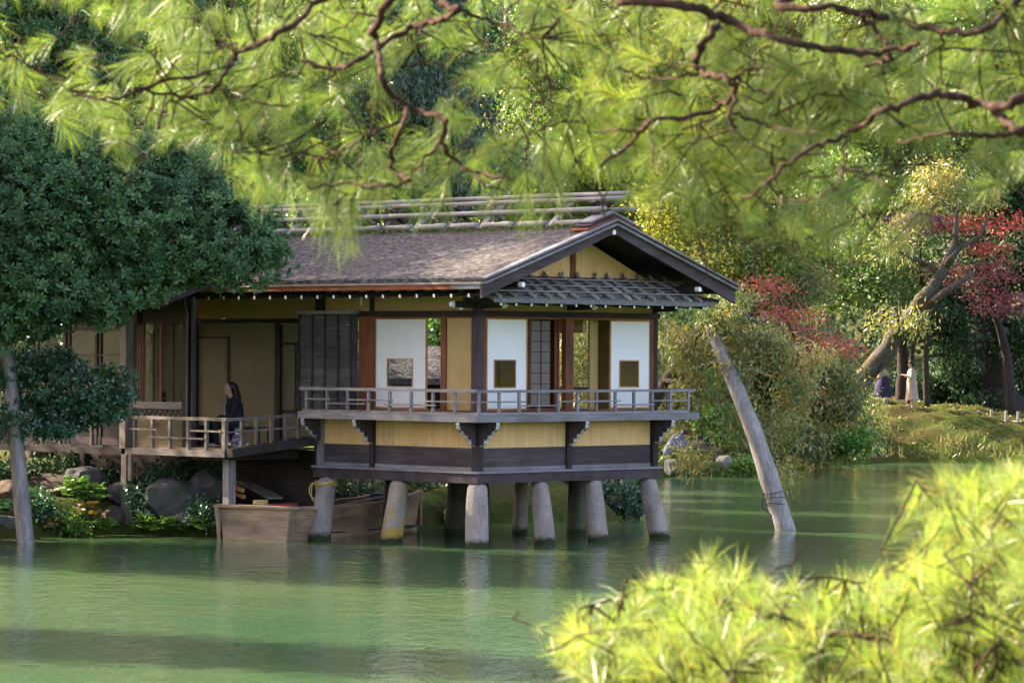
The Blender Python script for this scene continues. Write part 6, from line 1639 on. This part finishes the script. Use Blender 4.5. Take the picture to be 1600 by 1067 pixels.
TOP = [(-60, -80), (1680, -80), (1680, 330), (1600, 310), (1560, 290), (1500, 320), (1440, 350), (1370, 400), (1330, 385), (1250, 375), (1150, 370), (1090, 340), (1010, 330), (960, 285), (880, 290), (800, 305), (720, 305), (640, 315), (560, 325), (500, 335), (440, 330), (380, 285), (300, 240), (200, 232), (110, 210), (40, 175), (-60, 160)]
HOLES = [(100, 75, 110, 40, .75), (670, 130, 62, 62, .85), (1010, 50, 55, 35, .3), (1290, 330, 60, 26, .5), (1390, 250, 60, 30, .5), (1480, 260, 70, 40, .6), (60, 30, 60, 40, .6), (1560, 100, 40, 30, .4), (1500, 330, 40, 30, .8), (820, 210, 40, 40, .3), (900, 310, 80, 20, .7), (700, 300, 120, 20, .5)]
def pick(poly, n, rg, holes=(), box=None):
    x0, x1 = min(p[0] for p in poly), max(p[0] for p in poly); y0, y1 = min(p[1] for p in poly), max(p[1] for p in poly)
    xs_, ys_ = [], []
    while len(xs_) < n:
        x = rg.uniform(x0, x1, 400); y = rg.uniform(y0, y1, 400); ok = inpoly(x, y, poly)
        for hx, hy, rx, ry, pr_ in holes:
            ok &= ~((((x - hx) / rx) ** 2 + ((y - hy) / ry) ** 2 < 1) & (rg.random(400) < pr_))
        xs_ += list(x[ok]); ys_ += list(y[ok])
    return np.array(xs_[:n]), np.array(ys_[:n])
def grow(root, off, poly, n, holes, depth, bias, needles, ln, mat, rg, wid, name='needles', sway=0.55, spread=(0.15, 0.95), stem=0.12):
    x, y = pick(poly, n, rg, holes)
    Yd = depth(x, rg)
    P = np.array([W(a, b_, c)[:] for a, b_, c in zip(x, y, Yd)])
    D = np.array(bias)[None] + rg.normal(0, sway, (n, 3))
    Vn, Fn = tufts(P, D, needles, ln, rg, wid, spread, stem)
    link(name, np_mesh(name, Vn - np.array(off), Fn, mat), root)
    AP = np.array(allp); tw = MB()
    for p, d in zip(P, unit(D)):
        j = np.argmin(((AP - p) ** 2).sum(1)); q = AP[j]; dist = np.linalg.norm(q - p)
        end = Vector(p) - Vector(d) * 0.12
        if dist > 0.22: q = p - d * 0.20 + rg.normal(0, 0.03, 3)
        a, c = Vector(q), end
        mid = a.lerp(c, 0.55) + Vector(rg.normal(0, 0.02, 3))
        tw.tube([a - off, mid - off, c - off, Vector(p) - off], [0.0030, 0.0026, 0.0022, 0.0016], 5, cap=False)
    tw.build('twigs', M['bark_pine'], root, True)['kind'] = 'stuff'
dtop = lambda x, rg: 9.55 - 0.7 * np.clip((x - 500) / 900, 0, 1) + np.clip(rg.normal(0, 0.28, len(x)), -0.3, 0.8)
grow(pine, PB, TOP, 520, HOLES, dtop, (-0.25, 0.0, -0.35), 105, 0.085, M['needle_green'], np.random.default_rng(21), 0.0012, spread=(0.15, 1.05), stem=0.09)
HANG = [(430, 300), (900, 300), (900, 330), (720, 330), (600, 345), (540, 385), (450, 385)]
grow(pine, PB, HANG, 17, (), dtop, (-0.15, 0.0, -0.9), 80, 0.10, M['needle_green'], np.random.default_rng(26), 0.0014, sway=0.3)
YEL = [(870, 10), (1080, 0), (1250, 90), (1420, 100), (1420, 190), (1250, 290), (1060, 300), (960, 300), (880, 200), (920, 100)]
grow(pine, PB, YEL, 95, (), lambda x, rg: 8.95 + np.clip(rg.normal(0, 0.25, len(x)), -0.25, 0.6), (-0.2, 0.0, -0.4), 105, 0.085, M['needle_bright'], np.random.default_rng(22), 0.0012, spread=(0.15, 1.05), stem=0.09)
# upper crown of the same pine above the frame
UP = [(-200, -420), (1900, -420), (1900, -90), (-200, -90)]
grow(pine, PB, UP, 70, (), lambda x, rg: 9.3 + rg.normal(0, 0.5, len(x)), (-0.2, 0.0, 0.3), 60, 0.10, M['needle_green'], np.random.default_rng(23), 0.002)

RIGHT = [(1660, -200), (2250, -250), (2250, 300), (1660, 320)]
grow(pine, PB, RIGHT, 170, (), lambda x, rg: 8.9 + rg.normal(0, 0.3, len(x)), (-0.2, 0.0, -0.3), 90, 0.092, M['needle_green'], np.random.default_rng(27), 0.0013)
pine2 = thing('young_pine', 'sunlit bright yellow green pine boughs filling the lower right corner', 'tree', (2.1, 8.0, gz(2.1, 8.0)))
PB2 = Vector(pine2.location)
tr = MB(); tr.tube(smooth_line([(0, 0, -0.3), (0.05, 0, 0.3), (-0.05, -0.1, 0.65), (-0.1, -0.2, 1.1)]), list(np.linspace(0.09, 0.03, 16)), 10); tr.build('trunk', M['bark_pine'], pine2, True)
allp = []
BR2 = [(7.4, 24, 6, [(1900, 1000), (1700, 985), (1600, 990), (1500, 1010), (1380, 1000), (1290, 990), (1180, 1000), (1050, 1040), (960, 1010)]), (7.2, 12, 5, [(1680, 960), (1600, 980), (1540, 1020), (1480, 1080)]),
       (7.5, 11, 4, [(1700, 800), (1600, 812), (1560, 828), (1510, 800), (1460, 770), (1430, 750)]), (7.4, 9, 4, [(1290, 990), (1180, 950), (1100, 930), (1000, 920), (900, 960)]), (7.4, 8, 4, [(1500, 1010), (1420, 950), (1360, 910), (1240, 900)]),
       (7.6, 8, 4, [(1560, 828), (1540, 880), (1500, 900)]), (7.3, 8, 4, [(1180, 1000), (1120, 1060), (1080, 1100)])]
make_branches(BR2, pine2, PB2, {(1900, 1000): Vector((-0.1, -0.2, 0.75)), (1680, 960): W(1750, 985, 7.4) - PB2, (1700, 800): Vector((-0.1, -0.2, 1.0))})
LOW = [(862, 985), (915, 955), (990, 925), (1050, 900), (1100, 885), (1200, 905), (1285, 925), (1340, 905), (1400, 895), (1450, 850), (1450, 800), (1425, 780), (1470, 755), (1540, 740), (1660, 730), (1660, 1120), (930, 1120), (900, 1040), (880, 1000)]
dlow = lambda x, rg: 7.5 + rg.normal(0, 0.4, len(x))
grow(pine2, PB2, LOW, 520, ((1330, 1010, 60, 16, .6), (1560, 900, 30, 20, .3)), dlow, (-0.35, -0.1, 0.95), 85, 0.080, M['needle_bright'], np.random.default_rng(24), 0.0012, sway=0.5, spread=(0.15, 1.15), stem=0.06)
grow(pine2, PB2, [(x, y + 25) for x, y in LOW], 170, (), lambda x, rg: 7.75 + rg.normal(0, 0.2, len(x)), (-0.2, 0.1, 0.6), 80, 0.095, M['needle_green'], np.random.default_rng(25), 0.0019, sway=0.6)

grow(pine2, PB2, [(1640, 720), (2000, 760), (2050, 1120), (1640, 1120)], 150, (), dlow, (-0.2, -0.1, 0.9), 110, 0.090, M['needle_bright'], np.random.default_rng(28), 0.0012, sway=0.5, spread=(0.10, 0.80))
